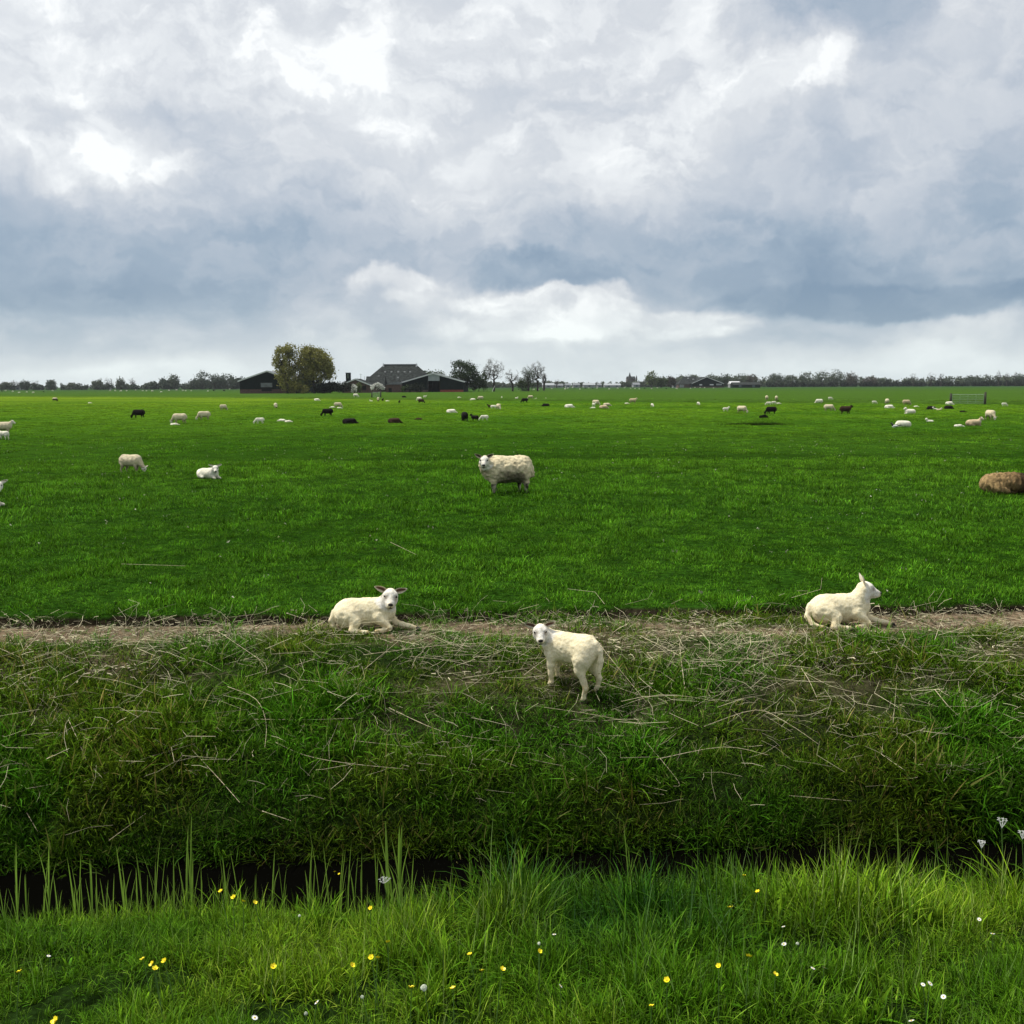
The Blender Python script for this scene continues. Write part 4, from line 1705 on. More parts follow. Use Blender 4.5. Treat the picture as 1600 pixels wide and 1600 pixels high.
Lf, Rt, AW, TW = 180, 0, 90, -90     # heading: left, right, away, towards
FL = [
    # px, foot y, width px or None, pose, colour, heading, label
    (6, 678, None, 'ewe_up', 'cream', 4, 'cream ewe cut off by the left edge, head pointing right'),
    (6, 686, None, 'lamb_up', 'white', 160, 'white lamb standing in front of the ewe at the left edge'),
    (86, 627, None, 'ewe_graze', 'pied', -20, 'small dark sheep with a pale back, alone at the far left'),
    (140, 630, None, 'lamb_flat', 'white', 0, 'tiny white lamb lying right of the small dark sheep at far left'),
    (217, 653, None, 'ewe_graze', 'black', 180, 'black ewe grazing with head to the left, left of the cream pair'),
    (281, 661, None, 'ewe_graze', 'cream', 190, 'cream ewe grazing with a white lamb lying at her feet'),
    (272, 663, None, 'lamb_flat', 'white', 0, 'white lamb lying flat at the feet of a cream ewe'),
    (319, 656, None, 'ewe_graze', 'cream', 205, 'cream ewe grazing leftward beside the ewe with the lying lamb'),
    (349, 641, None, 'ewe_graze', 'cream', 60, 'cream ewe seen from the rear, behind the cream pair on the left'),
    (431, 638, None, 'ewe_graze', 'darkface', -75, 'round cream ewe with dark underside below the tall golden trees'),
    (495, 626, None, 'ewe_flat', 'white', 0, 'white sheep lying just right below the tall golden trees'),
    (406, 661, None, 'lamb_graze', 'white', 200, 'white lamb grazing leftward alone, left of two lambs together'),
    (441, 658, None, 'lamb_flat', 'white', 170, 'left one of two white lambs lying side by side'),
    (450, 659, None, 'lamb_flat', 'white', -20, 'right one of two white lambs lying side by side'),
    (512, 650, None, 'ewe_graze', 'black', 185, 'black ewe grazing leftward, above the flat black resting sheep'),
    (546, 661, None, 'ewe_flat', 'black', 0, 'black sheep lying flat in the shallow furrow'),
    (616, 660, None, 'ewe_flat', 'brown', 10, 'brown sheep with a paler back lying in the shallow furrow'),
    (655, 656, None, 'lamb_flat', 'brown', 180, 'small dark brown lamb lying right of the brown sheep'),
    (705, 645, None, 'ewe_flat', 'white', -10, 'white sheep resting left of the round black ewe'),
    (726, 658, None, 'ewe_graze', 'black', 100, 'round black ewe seen from behind with a black lamb'),
    (742, 658, None, 'lamb_up', 'black', 150, 'black lamb standing between the black ewe and a white lamb'),
    (757, 657, None, 'lamb_graze', 'white', 190, 'white lamb grazing beside the small black lamb'),
    (528, 637, None, 'ewe_graze', 'cream', 30, 'cream ewe with two white lambs lying before her feet'),
    (520, 637, None, 'lamb_flat', 'white', 180, 'white lamb lying before a cream ewe, the left one'),
    (530, 638, None, 'lamb_flat', 'white', 0, 'white lamb lying before a cream ewe, the right one'),
    (534, 622, None, 'lamb_flat', 'white', 0, 'tiny white lamb lying in front of the hedge, left of a pale ewe'),
    (556, 623, None, 'ewe_graze', 'white', 0, 'pale ewe grazing below the small gabled shed'),
    (580, 627, None, 'lamb_lie', 'white', 180, 'white lamb resting under the left post of the small gate'),
    (591, 627, None, 'ewe_graze', 'darkface', -80, 'ewe with dark face grazing in front of the small green gate'),
    (598, 627, None, 'lamb_up', 'black', -60, 'black lamb right beside the dark-faced ewe at the small gate'),
    (605, 627, None, 'lamb_flat', 'white', 0, 'white lamb lying right of the small gate'),
    (624, 630, None, 'lamb_up', 'black', -70, 'black lamb standing alone right of the small gate'),
    (631, 621, None, 'ewe_flat', 'black', 0, 'black sheep lying on the low bank before the farmhouse'),
    (655, 626, None, 'ewe_graze', 'white', 160, 'white ewe standing behind a brown-black ewe before the right barn'),
    (658, 630, None, 'ewe_graze', 'brown', -20, 'brown-black ewe grazing in front of a white ewe before the right barn'),
    (664, 624, None, 'lamb_up', 'white', 0, 'white lamb behind the brown-black ewe before the right barn'),
    (717, 624, None, 'lamb_flat', 'white', 0, 'white lamb lying below the right end of the right barn'),
    (739, 625, None, 'ewe_flat', 'white', 180, 'white sheep lying beside a standing ewe below the dark green tree'),
    (751, 625, None, 'ewe_graze', 'darkface', 180, 'ewe standing with shaded belly below the dark green tree'),
    (766, 638, None, 'lamb_up', 'brown', 170, 'dark brown lamb at the left of a small cream group'),
    (771, 639, None, 'lamb_graze', 'white', -20, 'white lamb in the middle of a small group beside a dark lamb'),
    (779, 640, None, 'ewe_graze', 'cream', -75, 'cream ewe at the right of a small group beside a dark lamb'),
    (784, 624, None, 'lamb_up', 'white', 90, 'tiny white lamb upright below the tallest bare tree'),
    (807, 625, None, 'lamb_lie', 'white', 0, 'white lamb resting left of the black grazing ewe below the bare trees'),
    (813, 624, None, 'lamb_flat', 'black', 0, 'tiny black lamb between a white lamb and a black ewe'),
    (820, 629, None, 'ewe_graze', 'black', 185, 'black ewe grazing leftward below the bare trees'),
    (829, 623, None, 'ewe_graze', 'cream', 180, 'cream ewe grazing behind the black ewe below the bare trees'),
    (836, 624, None, 'lamb_lie', 'white', 0, 'white lamb right of the cream ewe below the bare trees'),
    (851, 624, None, 'lamb_lie', 'white', 0, 'lone white lamb above the flat black sheep right of the bare trees'),
    (853, 635, None, 'ewe_flat', 'black', 180, 'black sheep lying flat, right of the bare trees'),
    (889, 637, None, 'ewe_flat', 'white', 0, 'white sheep lying alone between the black one and a cream group'),
    (931, 633, None, 'ewe_graze', 'cream', -30, 'cream ewe standing at the back of a resting family group'),
    (928, 635, None, 'lamb_up', 'white', -60, 'white lamb standing under the ewe of a resting family group'),
    (943, 638, None, 'ewe_flat', 'tan', 0, 'tan sheep lying in front of a resting family group'),
    (948, 634, None, 'ewe_flat', 'cream', 0, 'cream sheep lying at the back right of a family group'),
    (927, 638, None, 'lamb_flat', 'white', 180, 'white lamb lying at the left foot of a family group'),
    (989, 630, None, 'ewe_up', 'tan', 5, 'tan ewe standing with a lamb behind her, below the church spire'),
    (979, 631, None, 'lamb_flat', 'white', 0, 'white lamb lying behind the tan ewe below the church spire'),
    (1019, 636, None, 'lamb_graze', 'white', -80, 'white lamb grazing head-on, alone, left of the far farm'),
    (1091, 633, None, 'lamb_graze', 'white', -70, 'white lamb standing alone below the far dark farm'),
    (1134, 643, None, 'lamb_up', 'white', 0, 'white lamb walking right, next to a bigger grazing sheep'),
    (1159, 645, None, 'ewe_graze', 'cream', -40, 'cream sheep grazing rightward, left of the big black ewe'),
    (1198, 627, None, 'ewe_graze', 'cream', 80, 'cream ewe at the back left of the cluster behind the black ewe'),
    (1201, 633, None, 'lamb_graze', 'white', 180, 'white lamb at the front left of the cluster behind the black ewe'),
    (1213, 628, None, 'ewe_graze', 'cream', 80, 'cream ewe at the back right of the cluster behind the black ewe'),
    (1209, 632, None, 'lamb_graze', 'white', 10, 'white lamb in the centre of the cluster behind the black ewe'),
    (1216, 631, None, 'lamb_flat', 'white', 0, 'white lamb lying at the right of the cluster behind the black ewe'),
    (1205, 647, None, 'ewe_graze', 'black', 180, 'big black ewe grazing leftward in front of a white cluster'),
    (1280, 629, None, 'ewe_graze', 'white', 180, 'white sheep grazing by itself above the cream and dark pair'),
    (1297, 628, None, 'lamb_graze', 'white', 10, 'white lamb grazing above the cream and dark pair'),
    (1295, 642, None, 'ewe_graze_turn', 'cream', -15, 'cream ewe bending down to the right beside a dark sheep'),
    (1321, 647, None, 'ewe_up', 'brown', -5, 'dark brown sheep standing with head raised to the right'),
    (1366, 631, None, 'lamb_graze', 'white', 0, 'white lamb grazing between the dark sheep and the metal gate'),
    (1386, 631, None, 'ewe_graze', 'darkface', 85, 'cream ewe with dark head behind a long lying white sheep'),
    (1389, 638, None, 'ewe_flat', 'white', 0, 'long white sheep lying in front of a dark-headed ewe'),
    (1416, 633, None, 'ewe_graze', 'tan', 0, 'tan ewe grazing rightward, left of the gate'),
    (1431, 636, None, 'lamb_flat', 'white', 0, 'white lamb lying just right of the tan grazing ewe'),
    (1422, 646, None, 'ewe_lie', 'white', 180, 'white sheep lying with raised head turned left, below the tan ewe'),
    (1455, 640, None, 'ewe_flat', 'black', 180, 'black sheep lying at the left of the mixed heap before the gate'),
    (1461, 640, None, 'lamb_lie', 'white', 200, 'white lamb lying in the mixed heap before the gate'),
    (1467, 641, None, 'lamb_lie', 'cream', -30, 'cream lamb lying at the right of the mixed heap before the gate'),
    (1482, 639, None, 'ewe_flat', 'black', 0, 'black sheep lying in front of the metal gate'),
    (1483, 632, None, 'ewe_flat', 'white', 0, 'white sheep lying at the left post of the metal gate'),
    (1504, 644, None, 'lamb_flat', 'black', 0, 'small black lamb lying below the middle of the metal gate'),
    (1453, 659, None, 'lamb_lie', 'white', 180, 'white lamb lying with upright ears, below the mixed heap'),
    (1411, 667, None, 'ewe_flat', 'white', 180, 'white sheep stretched out flat above the black and white bird'),
    (1497, 667, None, 'lamb_flat', 'white', 0, 'white lamb lying left of the collared ewe'),
    (1521, 665, None, 'ewe_lie_turn', 'tan', 0, 'tan ewe lying with her white head raised, right side of the pasture'),
    (1547, 655, None, 'ewe_graze', 'cream', -88, 'cream ewe grazing straight towards the camera below the gate post'),
    (1569, 635, None, 'lamb_graze', 'white', 5, 'white lamb grazing at the far right, past the gate post'),
]
fr = random.Random(5)
for px, py, w, key, kind, hd, lab in FL:
    p = at(px, py)
    p.z -= .02
    s = fr.uniform(.93, 1.05) * (.60 if key.startswith('lamb') else .77)
    if 'flat' in key or 'lie' in key:
        p.z -= .03
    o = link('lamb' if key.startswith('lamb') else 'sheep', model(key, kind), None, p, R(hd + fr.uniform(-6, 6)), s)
    grp = ('black' if kind in ('black', 'brown') else 'pale') + (' lambs' if key.startswith('lamb') else ' sheep') + ' out on the pasture'
    tag(o, lab, 'lamb' if key.startswith('lamb') else 'sheep', grp)
# the ewe at the left edge gets her dark neck shadow from real wool; far specks beyond the far ditch
FAR = [(9, 611, 'w'), (20, 612, 'w'), (30, 614, 'w'), (42, 613, 'w'), (52, 614.5, 'w'), (68, 612.5, 'b'), (3, 612, 'b'), (82, 611, 'w'), (172, 611, 'w'), (180, 611, 'w'), (189, 612, 'w'), (198, 611, 'w'), (212, 610.5, 'w'),
       (223, 611, 'w'), (229, 611, 'w'), (238, 612, 'w'), (252, 613, 'w'), (264, 611, 'w'), (276, 610.5, 'w'), (286, 611, 'w'), (290, 611, 'w'), (299, 611, 'w'), (325, 611.5, 'w'), (334, 611, 'b'), (350, 611.5, 'b'), (359, 608.5, 'w'),
       (834, 609.5, 'w'), (841, 609, 'w'), (862, 607.5, 'w'), (883, 609, 'w'), (887, 607.5, 'w'), (894, 606, 'w'), (906, 608.5, 'w'), (915, 607.5, 'b'), (920, 606.5, 'w'), (926, 607.5, 'b'), (933, 607, 'w'), (952, 609, 'w'),
       (965, 607.5, 'w'), (976, 606.5, 'w'), (985, 607, 'w'), (992, 607.5, 'w'), (999, 608, 'w'), (1007, 607.5, 'b'), (1018, 607.5, 'w'), (1027, 606.5, 'w'), (1041, 608, 'b'), (1057, 608, 'w'), (1079, 607.5, 'w'), (1086, 606, 'w'),
       (1094, 606, 'w'), (1101, 606.5, 'w'), (1115, 606.5, 'w'), (1121, 606, 'b'), (1146, 605.5, 'w'), (1165, 605, 'w'), (1211, 604.5, 'w')]
for px, py, k in FAR:
    p = at(px, py)
    lo = (px < 400)
    o = link('sheep', model('ewe_graze' if fr.random() < .5 else 'ewe_flat', 'black' if k == 'b' else 'white'), None, p, R(fr.choice((0, 180)) + fr.uniform(-30, 30)), fr.uniform(.65, .85))
    side = next(t for lim, t in [(40, 'at the left edge'), (100, 'under the round dark far tree'), (200, 'under the left village clump, left part'), (245, 'under the left village clump, right part'), (280, 'under the far wood'), (305, 'left of the great round far tree'), (400, 'beside the dark left barn'),
                                 (880, 'just right of the bare trees'), (930, 'below the white village sheds'), (980, 'left of the church'), (1012, 'below the church'), (1060, 'left of the far farm'), (1105, 'in front of the far farm'), (1150, 'right of the far black barn'), (1700, 'right of the long low black shed')] if px < lim)
    cn = 'black' if k == 'b' else 'white'
    tag(o, 'tiny %s sheep speck beyond the far ditch, %s' % (cn, side), 'sheep', '%s specks of sheep %s' % (cn, side))

# black and white bird in the grass
rt = empty('bird', at(1398, 671), R(150))
mb = MB().ball((0, 0, .16), (.14, .075, .075), 10, 7)
mb.tube([(-.10, 0, .16), (-.34, 0, .20)], [.035, .012], 6)
mb.tube([(.08, 0, .19), (.14, 0, .26)], [.05, .035], 6)
mb.ball((.16, 0, .28), (.045, .038, .038), 8, 6)
mb.build('body', M['bird_b'], rt, True)
MB().ball((.03, 0, .125), (.10, .070, .055), 10, 6).build('belly', M['bird_w'], rt, True)
MB().tube([(.195, 0, .275), (.24, 0, .265)], [.010, .003], 5).build('beak', M['bird_b'], rt)
for sg in (1, -1):
    MB().tube([(.0, sg * .03, .10), (.01, sg * .03, 0)], .006, 5).build('leg', M['bird_b'], rt)
    MB().ball((-.04, sg * .068, .165), (.11, .018, .045), 8, 5).build('wing', M['bird_w' if sg > 0 else 'bird_b'], rt, True)
tag(rt, 'black and white bird standing in the grass at the right', 'bird')

# dark rank clump and molehill below the cluster on the right
r_ = np.random.default_rng(77)
hx = at(1185, 664)
n_ = 420
ex = np.stack([hx.x + r_.normal(0, .75, n_), hx.y + r_.normal(0, .22, n_)], -1)
o = scatter('rank_grass_clump', np.column_stack([ex, np.zeros(n_)]), np.column_stack([r_.normal(0, .2, n_), r_.normal(0, .2, n_), r_.uniform(0, 6.3, n_)]), r_.uniform(1.2, 2.2, n_), pal(.022, .050, .008) * r_.uniform(.6, 1.4, (n_, 1)), r_.integers(0, 6, n_), C_F)
tag(o, 'dark strip of rank grass in the pasture below the black ewe', 'grass', kind='stuff')
mp = at(1192, 653)
mv = []
mb = MB().ball((0, 0, 0), (.30, .25, .20), 12, 8)
mb.v = [(x * (1 + .3 * math.sin(9 * x + 4 * y)), y, max(-.05, z + .05 * math.sin(17 * x) * math.cos(13 * y))) for x, y, z in mb.v]
tag(mb.build('molehill', principled('mole_soil', (.006, .006, .004), .95, spec=.02), None, True, mp), 'small dark molehill below the big black ewe', 'molehill')


# ------------------------------------------------------------------ reeds, flowers, stalks near the ditch
def lance(mb, base, d, L, w, bend, twist=0.0, n=5):
    """a lance-shaped leaf with a keel; base point, direction (x,y), length, width"""
    b = len(mb.v)
    d = Vector((d[0], d[1], 0)).normalized()
    sdv = Vector((-d.y, d.x, 0))
    p = Vector(base)
    for i in range(n + 1):
        t = i / n
        ww = w * (math.sin(math.pi * min(1, .12 + t * .88)) ** .8) * .5
        if i == n:
            ww = .0006
        ang = bend * t
        mb.v += [tuple(p - sdv * ww), tuple(p - d * ww * .5 + Vector((0, 0, 0))), tuple(p + sdv * ww)]
        p = p + (d * math.sin(ang + .10) + Vector((0, 0, 1)) * math.cos(ang + .10)) * (L / n)
    for i in range(n):
        for k in (0, 1):
            a = b + 3 * i + k
            mb.f.append((a, a + 1, a + 4, a + 3))


REED = []
rr_ = random.Random(3)
for k in range(7):
    st_, lv = MB(), []
    H = 1.0
    st_.tube([(0, 0, 0), (.01 * rr_.uniform(-1, 1), .01, .35), (.03 * rr_.uniform(-1, 1), .02, .62)], [.005, .0035, .0015], 5)
    for j in range(rr_.choice((3, 4, 4))):
        m_ = MB()
        z = .14 + .13 * j
        a = rr_.uniform(0, 6.28)
        lance(m_, (0, 0, z), (math.cos(a), math.sin(a)), rr_.uniform(.26, .42) * (1.15 if j else .8), rr_.uniform(.010, .017), rr_.uniform(.05, .6))
        lv.append(m_.mesh('leaf', M['reed']))
    m_ = MB()
    lance(m_, (0, 0, .45), (rr_.uniform(-1, 1), .4), .55, .018, .12)
    lv.append(m_.mesh('leaf', M['reed']))
    REED.append((st_.mesh('stem', M['reed']), lv))

# tips of the shoots as seen over the near grass: x, y of the tip
TIPS = [(3, 1372), (20, 1310), (22, 1352), (37, 1362), (62, 1338), (70, 1310), (88, 1368), (113, 1340), (118, 1325), (126, 1372), (140, 1345), (148, 1352), (163, 1366), (172, 1362), (190, 1323), (196, 1340), (211, 1350), (218, 1322), (228, 1370),
        (237, 1305), (246, 1335), (262, 1362), (268, 1340), (286, 1295), (293, 1275), (297, 1330), (313, 1355), (330, 1362), (349, 1318), (352, 1340), (371, 1325), (396, 1362), (422, 1330), (441, 1345), (480, 1325), (486, 1342), (497, 1290),
        (512, 1318), (528, 1322), (541, 1315), (552, 1335), (563, 1330), (588, 1315), (604, 1290), (612, 1297), (622, 1280), (628, 1300), (641, 1330), (735, 1318), (985, 1285), (990, 1312), (1120, 1335), (1145, 1330), (1168, 1345), (1182, 1330), (1300, 1315), (1352, 1300),
        (1360, 1320), (1372, 1332), (1409, 1272), (1424, 1325), (1457, 1330), (1480, 1342), (1512, 1335), (1537, 1318), (1566, 1330), (1590, 1322)]
for i, (px, py) in enumerate(TIPS):
    v = ray(px, py)
    s_ = rr_.uniform(4.75, 5.5)
    y = s_ / (1 - .05 * v.x)
    x = v.x * y
    zt = CAM_H + v.z * y
    zb = float(terr(x, y))
    zb = max(zb, -1.05)
    H = zt - zb
    rt = empty('reed_shoot', (x, y, zb), rr_.uniform(0, 6.28), ((H * rr_.uniform(.45, .85),) * 2 + (H,)) if px not in (604, 612, 622, 628) else (1.15 * H, 1.15 * H, H))
    sm_, lv = REED[i % 7]
    link('stem', sm_, rt)
    for q in lv:
        link('leaf', q, rt)
    big = px in (604, 612, 622, 628)
    if big:
        lb = {604: 'leftmost blade bundle of the tallest reed cluster', 612: 'second bundle of the tallest reed cluster, leaning on the leftmost', 622: 'topmost reed of the tallest cluster left of centre', 628: 'rightmost bundle of the tallest reed cluster'}[px]
        tag(rt, lb, 'reed', 'tallest reed cluster')
    else:
        where = [(60, 'at the left edge of the ditch'), (135, 'a little in from the left edge'), (200, 'left of the first tall reeds'), (250, 'right of the first tall reeds'), (305, 'round the high spike at the left'), (400, 'between the high spike and the left lying lamb'), (500, 'below the left lying lamb, left part'),
                 (570, 'below the left lying lamb, right part'), (700, 'next to the tallest reed cluster'), (1000, 'below the standing lamb'), (1250, 'between the standing lamb and the right lying lamb'), (1400, 'below the right lying lamb'), (1500, 'right of the lone high reed'), (1700, 'near the cow parsley at the right edge')]
        w_ = next(t for lim, t in where if px < lim)
        hi = 'tall' if py < 1328 else 'short'
        tag(rt, '%s yellow-green reed shoot in the ditch, %s' % (hi, w_), 'reed', '%s reed shoots %s' % (hi, w_))


def petal_fan(n, r0, r1, up, w, nseg=3):
    mb = MB()
    for k in range(n):
        a = 2 * math.pi * k / n
        b = len(mb.v)
        for i in range(nseg + 1):
            t = i / nseg
            rad = r0 + (r1 - r0) * t
            z = up * t ** 1.6
            ww = w * math.sin(math.pi * (.15 + .72 * t)) * .5
            for sgn in (-1, 1):
                mb.v.append((rad * math.cos(a) - sgn * ww * math.sin(a), rad * math.sin(a) + sgn * ww * math.cos(a), z))
        for i in range(nseg):
            q = b + 2 * i
            mb.f.append((q, q + 1, q + 3, q + 2))
    return mb


BUT_P = petal_fan(5, .001, .013, .008, .015).mesh('petals', M['yellow'])
BUT_C = MB().ball((0, 0, .002), (.004, .004, .003), 8, 5).mesh('flower_centre', M['ycore'])
DAI_P = petal_fan(14, .003, .012, .001, .0035, 2).mesh('petals', M['white'])
DAI_C = MB().ball((0, 0, .001), (.004, .004, .002), 8, 5).mesh('flower_centre', M['ycore'])
CLO = MB()
for k in range(40):
    a = k * 2.399
    z = 1 - 1.4 * k / 40
    q = math.sqrt(max(0, 1 - z * z))
    CLO.ball((.008 * q * math.cos(a), .008 * q * math.sin(a), .008 * z), (.0035, .0035, .0055), 5, 4)
CLO_H = CLO.mesh('flower_head', principled('clover_head', (.48, .52, .40), .8, (160, .4)))


def spot(px, py):
    xs_n = [(130, 'at the left edge'), (300, 'in the left quarter'), (460, 'left of centre'), (620, 'below the tallest reeds'), (820, 'just left of the middle'), (1000, 'right of the middle'), (1150, 'below the dark tussock'), (1300, 'right of the dark tussock'), (1480, 'in the right quarter'), (1700, 'near the right edge')]
    w_ = next(t for lim, t in xs_n if px < lim)
    return w_ + (', high by the ditch' if py < 1430 else (', halfway down the verge' if py < 1510 else ', low near the bottom'))


def flower(kind, px, py, hgt, label, cat, grp, sc=1.0):
    g_ = at(px, py, hgt)
    rt = empty(kind, g_)
    lean = rr_.uniform(-.03, .03)
    link('stem', MB().tube([(lean, .01, -.02), (lean * .4, .005, hgt * .6), (0, 0, hgt)], [.0016, .0013, .001], 5).mesh('stem', M['stem']), rt)
    tilt = (rr_.uniform(.2, .8), rr_.uniform(-.3, .3), rr_.uniform(0, 6))
    parts = {'buttercup': [(BUT_P, 'petals'), (BUT_C, 'flower_centre')], 'daisy': [(DAI_P, 'petals'), (DAI_C, 'flower_centre')], 'clover': [(CLO_H, 'flower_head')]}[kind]
    for me, nm in parts:
        o = link(nm, me, rt, (0, 0, hgt), 0, sc * .72)
        o.rotation_euler = tilt
    tag(rt, label, cat, grp)


BUT = [(530, 1368), (523, 1363), (345, 1393), (365, 1403), (380, 1409), (398, 1411), (606, 1473), (580, 1497), (590, 1498), (223, 1501), (257, 1502), (238, 1508), (242, 1515), (427, 1511), (30, 1519), (734, 1493),
       (753, 1519), (785, 1517), (708, 1547), (579, 1420), (1163, 1369), (1184, 1394), (1141, 1419), (1413, 1346), (843, 1488), (1211, 1524), (1018, 1575), (1170, 1496), (1123, 1510), (1042, 1533), (550, 1509), (643, 1545)]
for px, py in BUT:
    flower('buttercup', px, py, rr_.uniform(.14, .20), 'small yellow buttercup in the near grass, ' + spot(px, py), 'flower', 'yellow buttercups ' + spot(px, py), rr_.uniform(.75, 1.0))
flower('buttercup', 87, 1598, .12, 'larger yellow dandelion-like flower at the bottom left edge', 'flower', None, 1.3)
DAI = [(94, 1446), (76, 1495), (495, 1567), (398, 1591), (866, 1461), (1224, 1448), (1225, 1476), (1270, 1513), (1288, 1513), (1442, 1541), (1453, 1539), (1474, 1560), (1530, 1437), (1551, 1459), (1424, 1596), (876, 1541)]
for px, py in DAI:
    flower('daisy', px, py, rr_.uniform(.09, .15), 'small white daisy in the near grass, ' + spot(px, py), 'flower', 'white daisies ' + spot(px, py), rr_.uniform(.75, 1.05))
for px, py, lb in ((478, 1585, 'round white clover head near the bottom, left of centre'), (662, 1547, 'large pale clover head on a thick stem, below the middle'), (566, 1560, 'white clover head between two others at the bottom'), (842, 1475, 'white clover head beside a buttercup at the centre'), (1246, 1476, 'white clover head beside a daisy at the right'), (468, 1432, 'small white clover head left of the middle')):
    flower('clover', px, py, .15, lb, 'flower', 'white clover heads', 1.15 if px == 662 else .62)


def umbel(px, py, base_s, label, sc=1.0):
    v = ray(px, py)
    y = base_s / (1 - .05 * v.x)
    x = v.x * y
    zb = float(terr(x, y))
    H = CAM_H + v.z * y - zb
    rt = empty('cow_parsley', (x, y, zb))
    MB().tube([(0, 0, -.02), (.02, 0, H * .5), (0, 0, H * .92)], [.004, .003, .002], 6).build('stem', M['stem'], rt)
    for a in range(9):
        an = a * 2.4
        q = .038 * sc * math.sqrt((a + .5) / 9)
        tip = (q * math.cos(an), q * math.sin(an), H - q * .25)
        m_ = MB().tube([(0, 0, H * .92), tip], .0007, 4)
        for c_ in range(4):
            b_ = c_ * .9
            m_.ball((tip[0] + .006 * math.cos(b_) * (c_ > 0), tip[1] + .006 * math.sin(b_) * (c_ > 0), tip[2] + .002), (.0017, .0017, .0012), 5, 4)
        m_.build('flower_cluster', M['white'], rt)
    tag(rt, label, 'flower', 'cow parsley by the ditch')


umbel(1566, 1280, 4.7, 'tall white cow parsley umbel at the right edge of the ditch', .7)
umbel(1598, 1300, 4.6, 'white cow parsley umbel cut by the right edge', .6)
umbel(1534, 1315, 4.6, 'small white cow parsley umbel left of the tall one', .5)
umbel(600, 1373, 4.4, 'small white umbel right of the tallest reeds', .7)

# the long dry reed stalks one can pick out on the bank: pixel points of each
STALK = [([(275, 997), (330, 993), (372, 1018), (415, 1045)], 'long bent dry stalk at the left end of the path'), ([(122, 1065), (185, 1078), (255, 1101)], 'dry stalk sloping right below the left path'), ([(165, 1088), (222, 1100)], 'short dry stalk under the sloping one on the left'),
         ([(430, 1170), (475, 1193), (540, 1205), (638, 1213)], 'long curved pale stalk lying across the bank, left of centre'), ([(130, 1232), (215, 1200), (312, 1172)], 'long straight stalk rising to the right at the left of the bank'), ([(108, 1137), (122, 1170), (136, 1200)], 'steep dry stalk on the left bank'),
         ([(0, 1026), (32, 1037)], 'dry stalk at the left edge below the path'), ([(40, 1025), (60, 1000), (68, 990)], 'thin stalk pointing up beside the left path'), ([(356, 1083), (400, 1105), (416, 1140), (414, 1185)], 'hooked dry stalk curving down left of centre'), ([(408, 1105), (470, 1090)], 'thin stalk crossing the hooked one'),
         ([(608, 1120), (690, 1150), (780, 1166)], 'long dry stalk sloping right just left of the middle'), ([(552, 1172), (645, 1175)], 'level dry stalk in the left middle of the bank'), ([(398, 1137), (480, 1135), (552, 1134)], 'long level stalk in the middle left of the bank'), ([(165, 1165), (230, 1122)], 'dry stalk slanting up on the left bank'),
         ([(300, 1183), (345, 1235), (375, 1268)], 'thin stalk running down to the ditch at left'), ([(42, 1278), (60, 1310)], 'short steep stalk low on the left bank'), ([(171, 1330), (228, 1282)], 'slanting stalk above the dark water at left'), ([(568, 1033), (700, 1020), (820, 1012)], 'long dry stalk left of the standing lamb'),
         ([(570, 1060), (640, 1000)], 'straight stalk leaning up left of the standing lamb'), ([(640, 1040), (760, 1042), (846, 1035)], 'level stalk just behind the standing lamb'), ([(722, 1073), (790, 1060), (828, 1054)], 'stalk pointing at the legs of the standing lamb'), ([(925, 1000), (962, 1052), (1010, 1110)], 'long stalk running down from the rump of the standing lamb'),
         ([(940, 1078), (1020, 1100)], 'stalk right of the hind hooves'), ([(1252, 1055), (1264, 1077), (1276, 1098)], 'steep stalk right of the straw heap'), ([(1258, 1060), (1300, 1080), (1346, 1094)], 'stalk forking from the steep one at right'), ([(1275, 1100), (1345, 1094)], 'level stalk closing the little triangle at right'),
         ([(1460, 1089), (1480, 1115), (1502, 1133)], 'dry stalk on the far right bank'), ([(1528, 1210), (1565, 1190), (1600, 1165)], 'long stalk rising towards the right edge'), ([(1395, 1140), (1402, 1060)], 'upright dry stalk on the right bank'), ([(1100, 1145), (1180, 1122), (1230, 1140), (1278, 1172)], 'long arched stalk in the right middle of the bank'),
         ([(1070, 1090), (1062, 1020), (1068, 1002)], 'upright stalk in the straw heap'), ([(1000, 1000), (1070, 1040), (1075, 1060)], 'stalk crossing the straw heap downwards'), ([(1100, 1045), (1170, 1010), (1215, 990)], 'reddish stalk on the right of the straw heap'), ([(1140, 1060), (1218, 988)], 'stalk leaning along the right side of the straw heap'),
         ([(955, 1118), (1030, 1100), (1120, 1108)], 'stalk below the standing lamb, running right'), ([(850, 1118), (930, 1132), (1040, 1150)], 'long stalk in front of the standing lamb'), ([(1025, 1200), (1130, 1178), (1200, 1195)], 'stalk low in the middle of the right bank'), ([(1232, 1256), (1330, 1264)], 'level stalk low on the right bank'),
         ([(1010, 1175), (1060, 1230), (1052, 1245)], 'broken stalk low right of centre'), ([(1440, 1170), (1500, 1140), (1560, 1145)], 'thin stalk on the far right bank near the edge'), ([(1506, 996), (1560, 990), (1598, 984)], 'stalk beside the path at the right edge'), ([(1460, 1010), (1475, 965)], 'short stalk standing up from the right path'),
         ([(1555, 1000), (1590, 985)], 'short stalk slanting up at the far right of the path'), ([(190, 888), (290, 890)], 'long pale stalk lying in the pasture above the left path'), ([(610, 855), (650, 872)], 'thin pale stalk lying in the pasture left of centre'), ([(410, 1282), (455, 1298)], 'thick pale stalk in the small straw clump above the ditch')]
